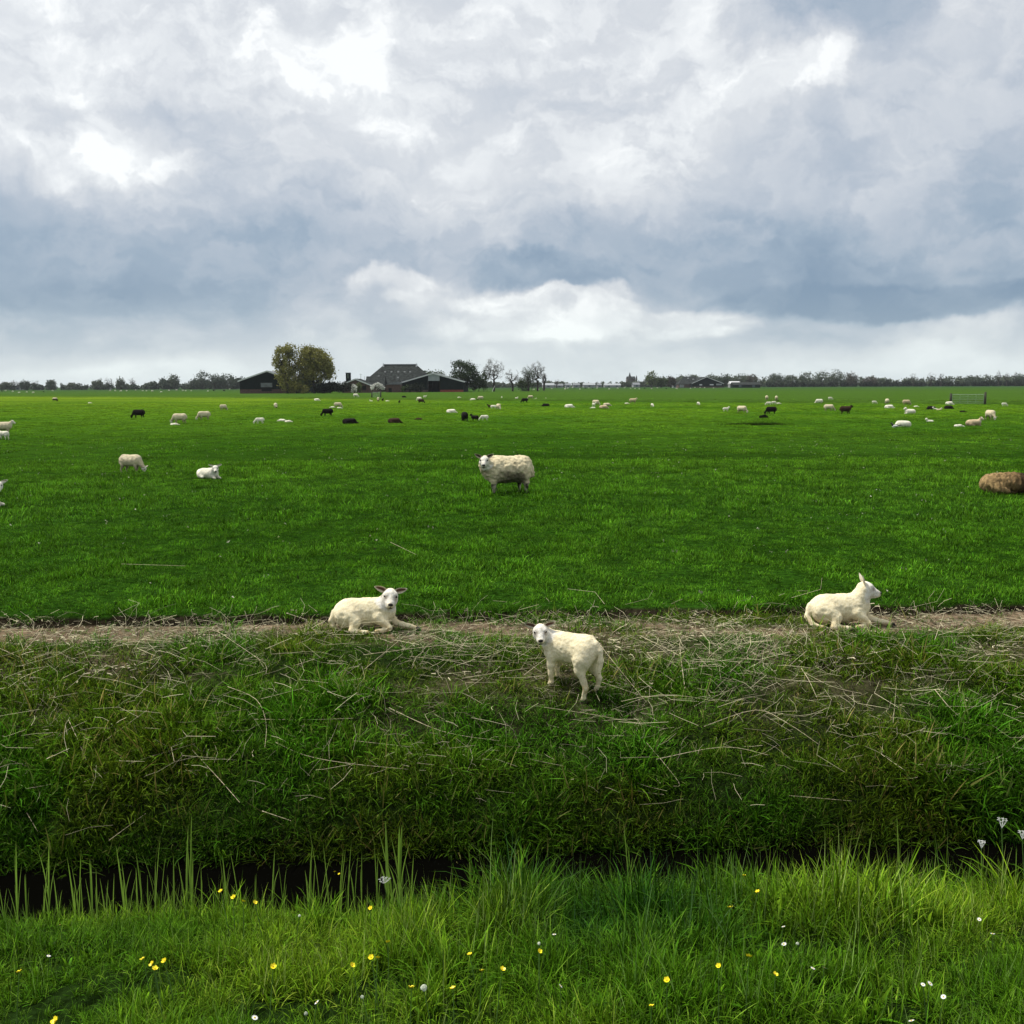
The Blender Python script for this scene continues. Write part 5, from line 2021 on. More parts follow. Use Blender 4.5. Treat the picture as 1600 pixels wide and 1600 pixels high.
for pts, lb in STALK:
    P3 = []
    for k_, (px, py) in enumerate(pts):
        q = at(px, py)
        P3.append(Vector((q.x, q.y, q.z + rr_.uniform(.035, .075))))
    # resample smoothly
    Q = []
    for i in range(len(P3) - 1):
        p0, p1, p2, p3 = P3[max(i - 1, 0)], P3[i], P3[i + 1], P3[min(i + 2, len(P3) - 1)]
        for t in (0, .25, .5, .75):
            Q.append(.5 * ((2 * p1) + (p2 - p0) * t + (2 * p0 - 5 * p1 + 4 * p2 - p3) * t * t + (3 * p1 - p0 - 3 * p2 + p3) * t ** 3))
    Q.append(P3[-1])
    c0 = Q[0].copy()
    w_ = rr_.uniform(.0015, .0026)
    n_ = len(Q)
    me = MB().tube([q - c0 for q in Q], [w_ * (1 - .5 * i / n_) for i in range(n_)], 5).mesh('dry_reed_stalk', M['straw'])
    o = link('dry_reed_stalk', me, None, c0)
    tag(o, lb, 'dry reed', 'long dry reed stalks')

# ------------------------------------------------------------------ gates
def field_gate(xl, xr, py, n_bars, hgt, label):
    a, b_ = at(xl, py[0]), at(xr, py[1])
    a.z = b_.z = 0
    dv = b_ - a
    L = dv.length
    rt = empty('field_gate', a, math.atan2(dv.y, dv.x))
    for x, hh in ((-.12, hgt + .12), (L + .12, hgt + .25)):
        mb = MB().tube([(x, 0, -.3), (x + .01, 0, hh)], [.13, .11], 8)
        mb.build('gate_post', M['wood'], rt, True)
    for k in range(n_bars):
        z = .12 + (hgt - .12) * k / (n_bars - 1)
        MB().tube([(.03, 0, z), (L * .5, 0, z - .02), (L - .05, 0, z)], .026 if k < n_bars - 1 else .038, 6).build('bar', M['galv'], rt)
    for f_ in (0.01, .25, .5, .75, .985):
        MB().box((L * f_ - .018, -.03, .09), (L * f_ + .018, -.024 + .012, hgt + .02)).build('upright', M['galv'], rt)
    for k in range(4):
        z = .16 + (hgt * .4) * k / 3
        MB().tube([(.03, .02, z), (L - .05, .02, z)], .006, 4).build('wire', M['galv'], rt)
    tag(rt, label, 'gate')


field_gate(1487, 1537, (631.5, 631.5), 6, 1.02, 'pale metal field gate between dark wooden posts at the right')
field_gate(582, 594, (621, 621), 5, .95, 'small pale green gate in front of the farm, left of centre')


# ------------------------------------------------------------------ farm, trees and horizon
def PX(px, d, py=600):
    return ray(px, py).x * d


def PZ_(px, py, d):
    return CAM_H + ray(px, py).z * d


def wall_poly(name, pts, d, depth, mat, parent, origin):
    """a gable or wall piece: outline given in photograph pixels, built at depth d with real thickness"""
    prof = [(PX(x, d) - origin.x, PZ_(x, y, d)) for x, y in pts]
    return MB().prism(prof, d - origin.y, d + depth - origin.y).build(name, mat, parent)


def barn(d, length, xl, xa, xr, y_eave_l, y_apex, y_eave_r, label, cat, base_h=1.15, opening=None, panel=None, base_mat='brick', roof_mat='grey_roof', clad='dark_clad', base_from=None, group=None):
    x0, xm, x1 = PX(xl, d), PX(xa, d), PX(xr, d)
    zl, zm, zr = PZ_(xl, y_eave_l, d), PZ_(xa, y_apex, d), PZ_(xr, y_eave_r, d)
    O = Vector((xm, d, 0))
    rt = empty('barn', O)
    a, m_, b_ = x0 - xm, 0.0, x1 - xm

    def ztop(x):
        return zl + (zm - zl) * (x - a) / (m_ - a) if x < m_ else zm + (zr - zm) * (x - m_) / (b_ - m_)
    if opening:
        o0, o1, zo = PX(opening[0], d) - xm, PX(opening[1], d) - xm, PZ_(opening[0], opening[2], d)
        MB().prism([(a, base_h), (o0, base_h), (o0, ztop(o0)), (a, ztop(a))], 0, .2).build('gable_wall', M[clad], rt)
        MB().prism([(o1, base_h), (b_, base_h), (b_, ztop(b_)), (o1, ztop(o1))], 0, .2).build('gable_wall', M[clad], rt)
        MB().prism([(o0 + .02, zo), (o1 - .02, zo), (o1 - .02, ztop(o1)), (0, zm), (o0 + .02, ztop(o0))], -.05, .18).build('gable_panel', M['panel'], rt)
        MB().prism([(a, -.3), (o0, -.3), (o0, base_h - .01), (a, base_h - .01)], -.04, .22).build('base_wall', M['brick'], rt)
        MB().prism([(o1, -.3), (b_, -.3), (b_, base_h - .01), (o1, base_h - .01)], -.04, .22).build('base_wall', M[base_mat], rt)
        MB().box((o0 - .3, length * .5, -.3), (o1 + .3, length * .5 + .2, zo + .5)).build('dark_backing', M['black'], rt)  # black sheet painting the unlit interior behind the opening
        MB().box((o0 - .12, -.10, -.2), (o0 + .02, .05, zo + .1)).build('door_frame', M['wood'], rt)
        MB().box((o1 - .02, -.10, -.2), (o1 + .12, .05, zo + .1)).build('door_frame', M['wood'], rt)
    else:
        MB().prism([(a, base_h), (b_, base_h), (b_, ztop(b_)), (0, zm), (a, ztop(a))], 0, .2).build('gable_wall', M[clad], rt)
        MB().prism([(a, -.3), (b_, -.3), (b_, base_h - .01), (a, base_h - .01)], -.04, .22).build('base_wall', M[base_mat], rt)
    MB().box((a, .23, -.3), (a + .2, length, zl - .02)).build('side_wall', M[clad], rt)
    MB().box((b_ - .2, .23, -.3), (b_, length, zr - .02)).build('side_wall', M[clad], rt)
    MB().prism([(a, -.3), (b_, -.3), (b_, ztop(b_)), (0, zm), (a, ztop(a))], length, length + .2).build('rear_wall', M[clad], rt)
    for (xa_, za_, nm) in ((a, zl, 'l'), (b_, zr, 'r')):
        ex = -.5 if xa_ < 0 else .5
        sl = (zm - za_) / abs(xa_)
        MB().prism([(0, zm + .02), (xa_ + ex, za_ + .02 - sl * abs(ex)), (xa_ + ex, za_ + .22 - sl * abs(ex)), (0, zm + .22)], -.35, length + .5).build('roof_slope', M[roof_mat], rt)
        MB().prism([(0, zm - .16), (xa_ + ex, za_ - .16 - sl * abs(ex)), (xa_ + ex, za_ + .24 - sl * abs(ex)), (0, zm + .26)], -.43, -.36).build('verge_board', M['trim'], rt)
    if panel:
        for (p0, p1, q0, q1, mt) in panel:
            MB().box((PX(p0, d) - xm, -.12, PZ_(p0, q1, d)), (PX(p1, d) - xm, -.05, PZ_(p0, q0, d))).build('door_panel', M[mt], rt)
    n_r = int(abs(b_ - a) / 2.2)
    for k in range(1, n_r):
        x = a + (b_ - a) * k / n_r
        if opening and o0 - .3 < x < o1 + .3:
            continue
        MB().box((x - .05, -.035, base_h + .05), (x + .05, -.005, ztop(x) - .35)).build('cladding_batten', M['dark_clad'], rt)
    tag(rt, label, cat, group)
    return rt


barn(320, 34, 374.5, 418, 461, 595.2, 580.2, 595.5, 'dark wide barn on a brick base, left of the golden trees', 'barn', 1.25, panel=[(407.5, 425.5, 598.2, 605.0, 'grey_roof'), (408.5, 424.5, 605.3, 611.2, 'black')])
barn(355, 40, 625.5, 677, 724, 598.5, 583.6, 596.4, 'low wide barn with pale gable panel, open black door and red brick base', 'barn', .75, opening=(669, 687, 595), base_mat='red_brick')

# the big farmhouse with its steep hipped roof
d = 385.0
O = Vector((PX(626, d), d, 0))
rt = empty('farmhouse', O)
X_ = lambda px: PX(px, d + 9) - O.x
Zr = PZ_(626, 570, d + 9)
xl, xr, ra, rb = X_(568) + 0, X_(684), X_(600), X_(651)
ze = 2.6
hl = 9.5
roof = MB().poly([(xl, 0, ze), (xr, 0, ze), (xr, 19, ze), (xl, 19, ze), (ra, hl, Zr), (rb, hl, Zr)], [(0, 1, 5, 4), (1, 2, 5), (2, 3, 4, 5), (3, 0, 4), (0, 3, 2, 1)])
ro = roof.build('roof', M['thatch'], rt)
MB().box((xl + .6, .7, -.2), (xr - .6, 18.3, ze - .02)).build('wall', M['brick'], rt)
MB().box((ra - .3, hl - .25, Zr - .05), (rb + .3, hl + .25, Zr + .28)).build('ridge_cap', M['grey_roof'], rt)
for xx in (ra - .05, rb + .05):
    MB().prism([(xx - .35, Zr - 1.1), (xx + .35, Zr - 1.1), (xx + .1, Zr + .55), (xx - .1, Zr + .55)], hl - 1.0, hl - .7).build('ridge_board', M['trim'], rt)
sl = (Zr - ze) / hl
for (px, py) in ((602, 581), (612, 581), (622.5, 581), (632.5, 581), (641, 581), (598, 597), (592, 588), (622, 590)):
    z = PZ_(px, py, d + 6)
    y = (z - ze) / sl
    x = PX(px, d + y) - O.x
    MB().poly([(x - .35, y - .3, z - .3 * sl + .06), (x + .35, y - .3, z - .3 * sl + .06), (x + .35, y + .3, z + .3 * sl + .06), (x - .35, y + .3, z + .3 * sl + .06),
               (x - .35, y - .3, z - .3 * sl - .1), (x + .35, y - .3, z - .3 * sl - .1), (x + .35, y + .3, z + .3 * sl - .1), (x - .35, y + .3, z + .3 * sl - .1)],
              [(0, 1, 2, 3), (7, 6, 5, 4), (0, 4, 5, 1), (1, 5, 6, 2), (2, 6, 7, 3), (3, 7, 4, 0)]).build('skylight', M['skylight'], rt)
# lower wing to the left
wx0, wx1 = PX(570.5, d - 6) - O.x, PX(592, d - 6) - O.x
zw = PZ_(580, 588, d - 3)
MB().prism([(wx0 + .3, -.2), (wx1, -.2), (wx1, 2.3), (wx0 + .3, 2.3)], -6, 2).build('wing_wall', M['brick'], rt)
MB().poly([(wx0, -6.6, 2.2), (wx1 + 2, -6.6, 2.2), (wx1 + 2, 2.6, 2.2), (wx0, 2.6, 2.2), (wx0, -2, zw), (wx1 + 2, -2, zw)], [(0, 1, 5, 4), (2, 3, 4, 5), (0, 4, 3), (1, 2, 5), (0, 3, 2, 1)]).build('wing_roof', M['thatch'], rt)
MB().box((wx0 - .15, -6.6, 2.1), (wx0 - .02, -6.3, zw)).build('wing_edge_board', M['trim'], rt)
tag(rt, 'big farmhouse with a steep dark hipped roof and short ridge', 'farmhouse')

# small gabled shed with chimney block
sh = barn(335, 12, 534, 555.5, 583, 601.2, 592.6, 603.6, 'small shed with white roof edges left of the farmhouse', 'shed', .6, clad='brick', roof_mat='thatch', panel=[(545, 551, 602, 609, 'wood'), (566, 572, 603, 609, 'black')])
d = 342.0
O = Vector((PX(544, d), d, 0))
rt = empty('silo_tower', O)
w = PX(548, d) - PX(541, d)
MB().box((-w / 2, 0, 0), (w / 2, 1.5, PZ_(544, 582.6, d))).build('tower_wall', M['dark_clad'], rt)
MB().box((-w / 2 - .06, -.06, PZ_(544, 583.2, d)), (w / 2 + .06, 1.56, PZ_(544, 582.2, d))).build('tower_cap', M['grey_roof'], rt)
MB().box((-.1, -.08, PZ_(544, 591, d)), (.1, -.01, PZ_(544, 584, d))).build('ladder', M['galv'], rt)
tag(rt, 'narrow dark tower beside the small shed, right of the golden trees', 'tower')
d = 350.0
O = Vector((PX(614, d), d, 0))
rt = empty('lean_to_shed', O)
a, b_ = PX(603, d) - O.x, PX(626, d) - O.x
MB().box((a, 0, -.2), (b_, 5, PZ_(614, 601, d))).build('wall', M['brick'], rt)
MB().prism([(a - .2, PZ_(603, 600.8, d)), (PX(612, d) - O.x, PZ_(603, 598, d)), (b_, PZ_(603, 597.4, d)), (b_, PZ_(603, 600.8, d))], -.3, 5.2).build('roof', M['grey_roof'], rt)
MB().box((PX(607, d) - O.x, -.06, 0), (PX(612, d) - O.x, -.01, 1.4)).build('door', M['black'], rt)
tag(rt, 'low reddish lean-to between the farmhouse and the barn with the pale panel', 'shed')
rt = empty('mast', (PX(564, 345), 345, 0))
MB().tube([(0, 0, 0), (0, 0, PZ_(564, 584, 345))], .06, 6).build('pole', M['galv'], rt)
MB().box((-.4, -.03, PZ_(564, 585.2, 345)), (.4, .03, PZ_(564, 584.9, 345))).build('crossbar', M['galv'], rt)
tag(rt, 'thin mast rising behind the small shed', 'mast')


def crown_mesh(name, blobs, n, leaf, mat, seed, gap=.0, gscale=.5, bias=.55):
    r = np.random.default_rng(seed)
    bl = np.array(blobs, float)
    vol = bl[:, 3] * bl[:, 4] * bl[:, 5]
    k = r.choice(len(bl), n * 2, p=vol / vol.sum())
    dvec = r.normal(size=(n * 2, 3))
    dvec /= np.linalg.norm(dvec, axis=1)[:, None]
    rad = r.random(n * 2) ** (1 / 3 * bias)
    P = bl[k, :3] + dvec * rad[:, None] * bl[k, 3:] * (1 + .20 * r.normal(size=(n * 2, 1)))
    if gap:
        nz_ = vnoise3(P * gscale + seed)
        P = P[nz_ > gap]
    P = P[:n]
    m_ = len(P)
    a = r.normal(size=(m_, 3))
    a /= np.linalg.norm(a, axis=1)[:, None]
    b_ = np.cross(a, r.normal(size=(m_, 3)))
    b_ /= np.linalg.norm(b_, axis=1)[:, None]
    s_ = leaf * r.uniform(.5, 1.3, (m_, 1))
    V_ = np.concatenate([P - a * s_, P - b_ * s_ * .6, P + a * s_, P + b_ * s_ * .6], 0)
    i = np.arange(m_)
    F_ = np.stack([i, i + m_, i + 2 * m_, i + 3 * m_], -1)
    return mesh_np(name, V_, F_, [mat], False)


def limbs(h, spread, seed, depth=4, trunk=.35, first=.25, bare=False):
    r = random.Random(seed)
    mb = MB()

    def grow(p, d_, L, rad, lev):
        q = p + d_ * L
        mid = (p + q) / 2 + Vector((r.uniform(-1, 1), r.uniform(-1, 1), 0)) * L * .06
        mb.tube([p, mid, q], [rad, rad * .85, rad * .68], 6 if lev < 2 else 4, cap=False)
        if lev >= depth:
            return
        nb = r.choice((2, 3, 3)) if lev else r.choice((3, 4))
        for k in range(nb):
            a = r.uniform(0, 6.283)
            t = r.uniform(.3, .75) * (spread if lev < 3 else spread * 1.3)
            nd = (d_ + Vector((math.cos(a), math.sin(a), r.uniform(-.25, .3))) * t).normalized()
            st_ = q if (k == 0 and lev < 4) else p + d_ * L * r.uniform(.5, 1)
            grow(st_, nd, L * r.uniform(.62, .85), rad * (.62 if k else .68), lev + 1)
    grow(Vector((0, 0, -.2)), Vector((r.uniform(-.05, .05), 0, 1)), h * first, trunk, 0)
    return mb


def fill_tree(H, blobs, seed, n=130, r0=.30, fork=.30, lean=0.0, twig=.045):
    """limbs that grow out of a trunk to fill the crown; each target joins its nearest branch"""
    r = np.random.default_rng(seed)
    nodes = [np.array([0, 0, -.2])]
    par = [-1]
    k = 5
    for i in range(1, k + 1):
        z = H * fork * i / k
        nodes.append(np.array([lean * z + .12 * r.normal() * z / H, .1 * r.normal(), z]))
        par.append(i - 1)
    bl = np.array(blobs, float)
    vol = bl[:, 3] * bl[:, 4] * bl[:, 5]
    q = r.choice(len(bl), n, p=vol / vol.sum())
    dv = r.normal(size=(n, 3))
    dv /= np.linalg.norm(dv, axis=1)[:, None]
    T = bl[q, :3] + dv * (r.random((n, 1)) ** .45) * bl[q, 3:]
    T = T[T[:, 2] > H * fork * .8]
    T = T[np.argsort(np.linalg.norm(T - nodes[-1], axis=1))]
    for t in T:
        A = np.array(nodes[k - 1:])
        dd = np.linalg.norm(A - t, axis=1) + np.clip(A[:, 2] - t[2], 0, None) * 1.5
        j = int(np.argmin(dd)) + k - 1
        p = nodes[j]
        L = np.linalg.norm(t - p)
        m_ = (p + t) / 2 + np.array([0, 0, -.08 * L]) + r.normal(size=3) * .06 * L
        nodes.append(m_)
        par.append(j)
        nodes.append(t)
        par.append(len(nodes) - 2)
    N_ = len(nodes)
    cnt = np.ones(N_)
    for i in range(N_ - 1, 0, -1):
        cnt[par[i]] += cnt[i]
    rad = np.maximum(r0 * np.sqrt(cnt / cnt[0]), twig)
    mb = MB()
    for i in range(1, N_):
        mb.tube([nodes[par[i]], nodes[i]], [rad[i] * (1.15 if i > k else 1.1), rad[i]], 6 if rad[i] > .1 else 3, cap=False)
    return mb, np.array(nodes)


def tree(px, top, d, wpx, blobs, n, leaf, mat, label, seed, name='tree', gap=.42, trunk=.35, depth=3, group=None, cx=0.0, gscale=.5, base=None):
    """blobs in units of the tree's width and height"""
    H = PZ_(px, top, d)
    Wd = wpx * d / FPX
    rt = empty(name, (PX(px, d), d, 0))
    sc_ = [(bx * Wd, by * Wd, bz * H, rx * Wd, ry * Wd, rz * H) for bx, by, bz, rx, ry, rz in blobs]
    link('crown', crown_mesh('crown', sc_, n, leaf, mat, seed, gap, gscale), rt)
    tm, _ = fill_tree(H, sc_, seed, 90 if n > 2000 else 24, trunk, .22)
    tm.build('trunk', M['bark'], rt, True)
    tag(rt, label, 'tree', group)
    return rt


# the two tall golden trees
tree(449, 535.5, 312, 44, [(-.10, 0, .78, .30, .35, .17), (.15, 0, .86, .26, .3, .13), (-.28, 0, .62, .22, .3, .13), (.10, 0, .62, .34, .4, .20), (-.02, 0, .38, .36, .4, .20), (.12, 0, .2, .34, .4, .18), (-.30, 0, .80, .13, .2, .08)], 7000, .28, F_OLIVE,
     'left of the two tall golden trees, loose crown with sky showing through', 11, 'poplar_tree', .42, .45, 4, gscale=.7)
tree(491, 538.5, 314, 62, [(-.12, 0, .84, .22, .3, .14), (.02, 0, .72, .33, .4, .20), (.24, 0, .60, .24, .3, .18), (-.20, 0, .56, .26, .34, .2), (.12, 0, .42, .36, .4, .18), (.36, 0, .50, .14, .2, .12), (-.24, 0, .26, .22, .3, .16)], 14000, .28, F_GOLD,
     'right of the two tall golden trees, denser and broader crown', 12, 'poplar_tree', .26, .5, 4, gscale=.6)
# dark hedge and shrubs round the yard


def bush(px, top, d, wpx, n, leaf, mat, label, seed, name='bush', group=None, cat='bush'):
    H = PZ_(px, top, d)
    Wd = wpx * d / FPX
    r = random.Random(seed)
    bl = [((r.uniform(-.38, .38)) * Wd, r.uniform(-1, 1), H * r.uniform(.28, .62), Wd * .22, Wd * .22, H * .36) for _ in range(7)]
    bl.append((0, 0, H * .6, Wd * .25, Wd * .25, H * .40))
    rt = empty(name, (PX(px, d), d, 0))
    link('foliage', crown_mesh('foliage', bl, n, leaf, mat, seed, .3, .8), rt)
    MB().tube([(0, 0, -.1), (.1, 0, H * .6)], [.12, .05], 6).build('stem', M['bark'], rt)
    tag(rt, label, cat, group)


bush(517, 596.5, 313, 56, 5200, .26, F_HEDGE, 'long black-green hedge at the foot of the golden trees', 21, 'hedge', cat='hedge')
bush(463, 597, 309, 34, 1800, .24, F_OLIVE, 'low olive shrub in front of the golden trunks', 22)
bush(474, 590, 311, 20, 900, .24, F_LIGHT, 'pale green shrub between the golden trees', 23)
bush(553, 600.5, 326, 9, 700, .18, F_BLOSSOM, 'white blossoming bush before the small shed', 24, 'blossom_bush')
bush(562, 597, 327, 12, 800, .2, F_LIGHT, 'pale green bush before the small shed', 25)
tree(590, 598, 318, 21, [(0, 0, .62, .36, .36, .26), (-.28, 0, .48, .22, .25, .18), (.3, 0, .5, .2, .25, .2), (0, 0, .86, .16, .2, .14)], 1500, .22, F_BLOSSOM, 'small white blossoming tree in front of the farmhouse', 26, 'blossom_tree', .35, .12, 3)
bush(634, 603, 345, 14, 700, .22, F_MID, 'green bush at the left end of the barn with the pale panel', 27)
bush(650, 598.5, 346, 22, 1600, .22, F_HEDGE, 'round dark bush before the barn with the pale panel', 28)
tree(672, 578.5, 440, 48, [(-.2, 0, .72, .30, .3, .26), (.2, 0, .76, .28, .3, .22), (0, 0, .5, .4, .3, .3)], 2200, .35, F_MID, 'rounded green trees behind the barn with the pale panel', 29, 'tree', .3, .3)
tree(727, 560.5, 372, 50, [(-.18, 0, .80, .22, .3, .15), (.16, 0, .78, .22, .3, .15), (0, 0, .58, .38, .4, .24), (.22, 0, .40, .28, .3, .22), (-.20, 0, .34, .30, .35, .28), (-.36, 0, .86, .10, .2, .05)], 6500, .28, F_DARK,
     'big dark green tree at the right end of the farm', 31, 'tree', .38, .4, 4)
bush(748, 586, 376, 26, 1600, .28, F_DARK, 'dark shrub between the big green tree and the bare trees', 32)
bush(756, 577, 380, 16, 800, .26, F_MID, 'taller green shrub left of the first bare tree', 33)


def bare_tree(px, top, d, wpx, seed, label, leafn=250, lean=0.0, group='bare trees right of the farm', depth=5, mat=None, trunk=.34):
    H = PZ_(px, top, d)
    Wd = wpx * d / FPX
    r = np.random.default_rng(seed)
    w = Wd * .5
    fz = .34 if depth > 3 else .28
    bl = [(lean * H * .6, 0, H * .66, w * .92, w * .9, H * .33), (-w * .4, 0, H * .58, w * .55, w * .6, H * .22), (w * .42, 0, H * .60, w * .55, w * .6, H * .22)]
    tm, nodes = fill_tree(H, bl, seed, 260 if depth > 4 else 70, trunk, fz, lean, .035)
    rt = empty('bare_tree', (PX(px, d), d, 0))
    tm.build('trunk', M['bark'], rt, True)
    tips = nodes[nodes[:, 2] > H * .4]
    P = tips[r.integers(0, len(tips), max(40, leafn // 3))]
    link('buds', crown_mesh('buds', [(p[0], p[1], p[2], .7, .7, .7) for p in P], leafn * 4, .13, mat or F_GREY, seed, 0, 1), rt)
    tag(rt, label, 'tree', group)


bare_tree(772, 558.5, 378, 36, 41, 'first bare tree right of the farm, rounded crown', 500, depth=6)
bare_tree(801, 574, 384, 26, 42, 'second bare tree, shorter and forked', 120, depth=4)
bare_tree(826, 571, 384, 24, 43, 'third bare tree with a greenish lower crown', 500, mat=F_MID)
bare_tree(840, 563, 386, 26, 44, 'fourth and slimmest bare tree, tall straight trunk', 300)
bush(824, 588, 386, 32, 1500, .26, F_MID, 'olive undergrowth beneath the third bare tree', 45)
MBp = MB().tube([(0, 0, 0), (.9, 0, 2.0)], .08, 6)
tag(MBp.build('leaning_pole', M['trim'], None, False, Vector((PX(769, 366), 366, 0))), 'white pole leaning at the foot of the first bare tree', 'pole')

# second farm, far right of centre
barn(740, 40, 1082, 1104, 1130, 599.0, 589.2, 599.2, 'black gabled barn of the far farm on the right', 'barn', .8, panel=[(1093, 1097, 600.3, 602.2, 'trim'), (1109, 1115, 600.3, 602.0, 'trim'), (1119, 1128, 599.4, 602.0, 'far_wall')], clad='dark_clad', roof_mat='thatch')
d = 748.0
O = Vector((PX(1078, d), d, 0))
rt = empty('farmhouse', O)
a, b_, ra, rb = PX(1060, d) - O.x, PX(1094, d) - O.x, PX(1071, d) - O.x, PX(1088, d) - O.x
zt = PZ_(1078, 588.3, d + 7)
MB().poly([(a, 0, 2.4), (b_, 0, 2.4), (b_, 14, 2.4), (a, 14, 2.4), (ra, 7, zt), (rb, 7, zt)], [(0, 1, 5, 4), (1, 2, 5), (2, 3, 4, 5), (3, 0, 4), (0, 3, 2, 1)]).build('roof', M['thatch'], rt)
MB().box((a + .4, .5, -.2), (b_ - .4, 13.5, 2.38)).build('wall', M['brick'], rt)
for p0, p1 in ((1062, 1069), (1082, 1088)):
    MB().box((PX(p0, d) - O.x, .3, .2), (PX(p1, d) - O.x, .48, 2.2)).build('white_wall_part', M['far_wall'], rt)
for (px, py) in ((1075, 591.2), (1083, 592.6), (1090, 594)):
    y = 7 * (PZ_(px, py, d + 5) - 2.4) / (zt - 2.4)
    x = PX(px, d + y) - O.x
    z = PZ_(px, py, d + y)
    MB().box((x - .55, y - .35, z - .35), (x + .55, y + .2, z + .35)).build('dormer', M['trim'], rt)
tag(rt, 'far farmhouse with hipped roof and pale wall pieces, left of the black gabled barn', 'farmhouse')


def low_shed(p0, p1, ytop, d, mat, label, depth=12, roof='grey_roof', cat='shed', group=None, name='shed', wallf=.55):
    O = Vector((PX((p0 + p1) / 2, d), d, 0))
    rt = empty(name, O)
    a, b_ = PX(p0, d) - O.x, PX(p1, d) - O.x
    H = PZ_(p0, ytop, d)
    MB().box((a, 0, -.3), (b_, depth, H * wallf)).build('wall', M[mat], rt)
    MB().poly([(a - .3, -.4, H * wallf), (b_ + .3, -.4, H * wallf), (b_ + .3, depth + .4, H * wallf), (a - .3, depth + .4, H * wallf), (a - .3, depth / 2, H), (b_ + .3, depth / 2, H)],
              [(0, 1, 5, 4), (2, 3, 4, 5), (0, 4, 3), (1, 2, 5), (0, 3, 2, 1)]).build('roof', M[roof], rt)
    nw_ = max(1, int((b_ - a) / 6))
    for k in range(nw_):
        x = a + (b_ - a) * (k + .5) / nw_
        MB().box((x - .9, -.06, .5), (x + .9, -.01, H * wallf - .25)).build('window', M['glass'], rt)
    tag(rt, label, cat, group)


low_shed(1146, 1188, 597.2, 700, 'dark_clad', 'long low black shed right of the far black barn', 10, 'thatch')
low_shed(1142, 1157, 595.8, 735, 'far_wall', 'low shed with a shiny pale roof behind the long black one', 10, 'trim')
low_shed(1052, 1058, 596.5, 770, 'far_wall', 'tiny white house left of the far farmhouse', 6, 'thatch', 'house')
WS = [(848, 866, 598.6, 'widest white shed of the distant village, just right of the bare trees'), (868, 880, 599.6, 'second pale shed of the distant village, next to the widest one'), (884, 892, 598.8, 'grey house of the distant village, third from the bare trees'),
      (896, 906, 598.4, 'white block in the middle of the distant village'), (912, 930, 598.2, 'long white roof left of the village church'), (934, 940, 598.8, 'tiny white house between the two long roofs of the village'),
      (945, 970, 599.2, 'longest white greenhouse roof, nearest the village church'), (990, 1000, 597.6, 'pale house at the foot of the village church')]
for i, (p0, p1, yt, lb) in enumerate(WS):
    low_shed(p0, p1, yt, 900 + 6 * i, 'far_wall', lb, 14, 'panel' if i in (4, 6, 0) else 'grey_roof', 'building', None, 'village_building')
for p0, p1, yt, lb in ((24, 30, 601, 'tiny pale house in the far left trees'), (56, 62, 602, 'tiny white house right of the first far left clump'), (160, 168, 600.5, 'tiny white house in the far clump left of the wood')):
    low_shed(p0, p1, yt, 800, 'far_wall', lb, 8, 'thatch', 'house', None, 'far_house')
# church
d = 1250.0
O = Vector((PX(986, d), d, 0))
rt = empty('church', O)
a, b_ = PX(980, d) - O.x, PX(993, d) - O.x
zt, zw = PZ_(986, 588, d), PZ_(986, 591.5, d)
MB().box((a, 0, -1), (b_, 14, zw)).build('nave', M['far_brick'], rt)
MB().poly([(a, -.5, zw), (b_, -.5, zw), (b_, 14.5, zw), (a, 14.5, zw), (a, 7, zt), (b_, 7, zt)], [(0, 1, 5, 4), (2, 3, 4, 5), (0, 4, 3), (1, 2, 5)]).build('roof', M['thatch'], rt)
for px, ytip, ysh, w_ in ((983.6, 581.3, 587.5, 2.4), (994.2, 585.8, 590.5, 1.6)):
    x = PX(px, d) - O.x
    z0, z1 = PZ_(px, ysh, d), PZ_(px, ytip, d)
    MB().box((x - w_ / 2, -2.6, -1), (x + w_ / 2, -2.6 + w_, z0)).build('tower', M['far_brick'], rt)
    MB().poly([(x - w_ / 2, -2.6, z0), (x + w_ / 2, -2.6, z0), (x + w_ / 2, -2.6 + w_, z0), (x - w_ / 2, -2.6 + w_, z0), (x, -2.6 + w_ / 2, z1)], [(0, 1, 4), (1, 2, 4), (2, 3, 4), (3, 0, 4)]).build('spire', M['thatch'], rt)
tag(rt, 'distant church with one tall and one short spire', 'church')

# far tree lines: continuous growth as mass, the trees that stand out one by one
F_FAR = foliage_mat('far_leaves', (.095, .115, .075), .2)  # leaf colour lightened to paint in distance haze
F_FARD = foliage_mat('far_dark_leaves', (.065, .085, .058), .2)  # dark leaves, likewise paled in colour for the haze
F_FARB = foliage_mat('far_bare_twigs', (.085, .075, .060), .2)


def mass(name, segs, d, mat, label, n_per, leaf, seed):
    r = random.Random(seed)
    bl = []
    for x0, x1, yt in segs:
        X0, X1 = PX(x0, d), PX(x1, d)
        H = PZ_(x0, yt, d)
        k = max(3, int((X1 - X0) / (H * .30)))
        for i in range(k):
            h = H * (r.uniform(.55, .95) if r.random() < .8 else r.uniform(.95, 1.12))
            wq = H * r.uniform(.25, .55)
            bl.append((X0 + (X1 - X0) * (i + .5) / k + r.uniform(-2, 2), d + r.uniform(-6, 18), h * .5, wq, wq, h * .50))
    me = crown_mesh(name, bl, n_per * len(bl), leaf, mat, seed, .2, .25)
    tag(link(name, me), label, 'trees', kind='stuff')


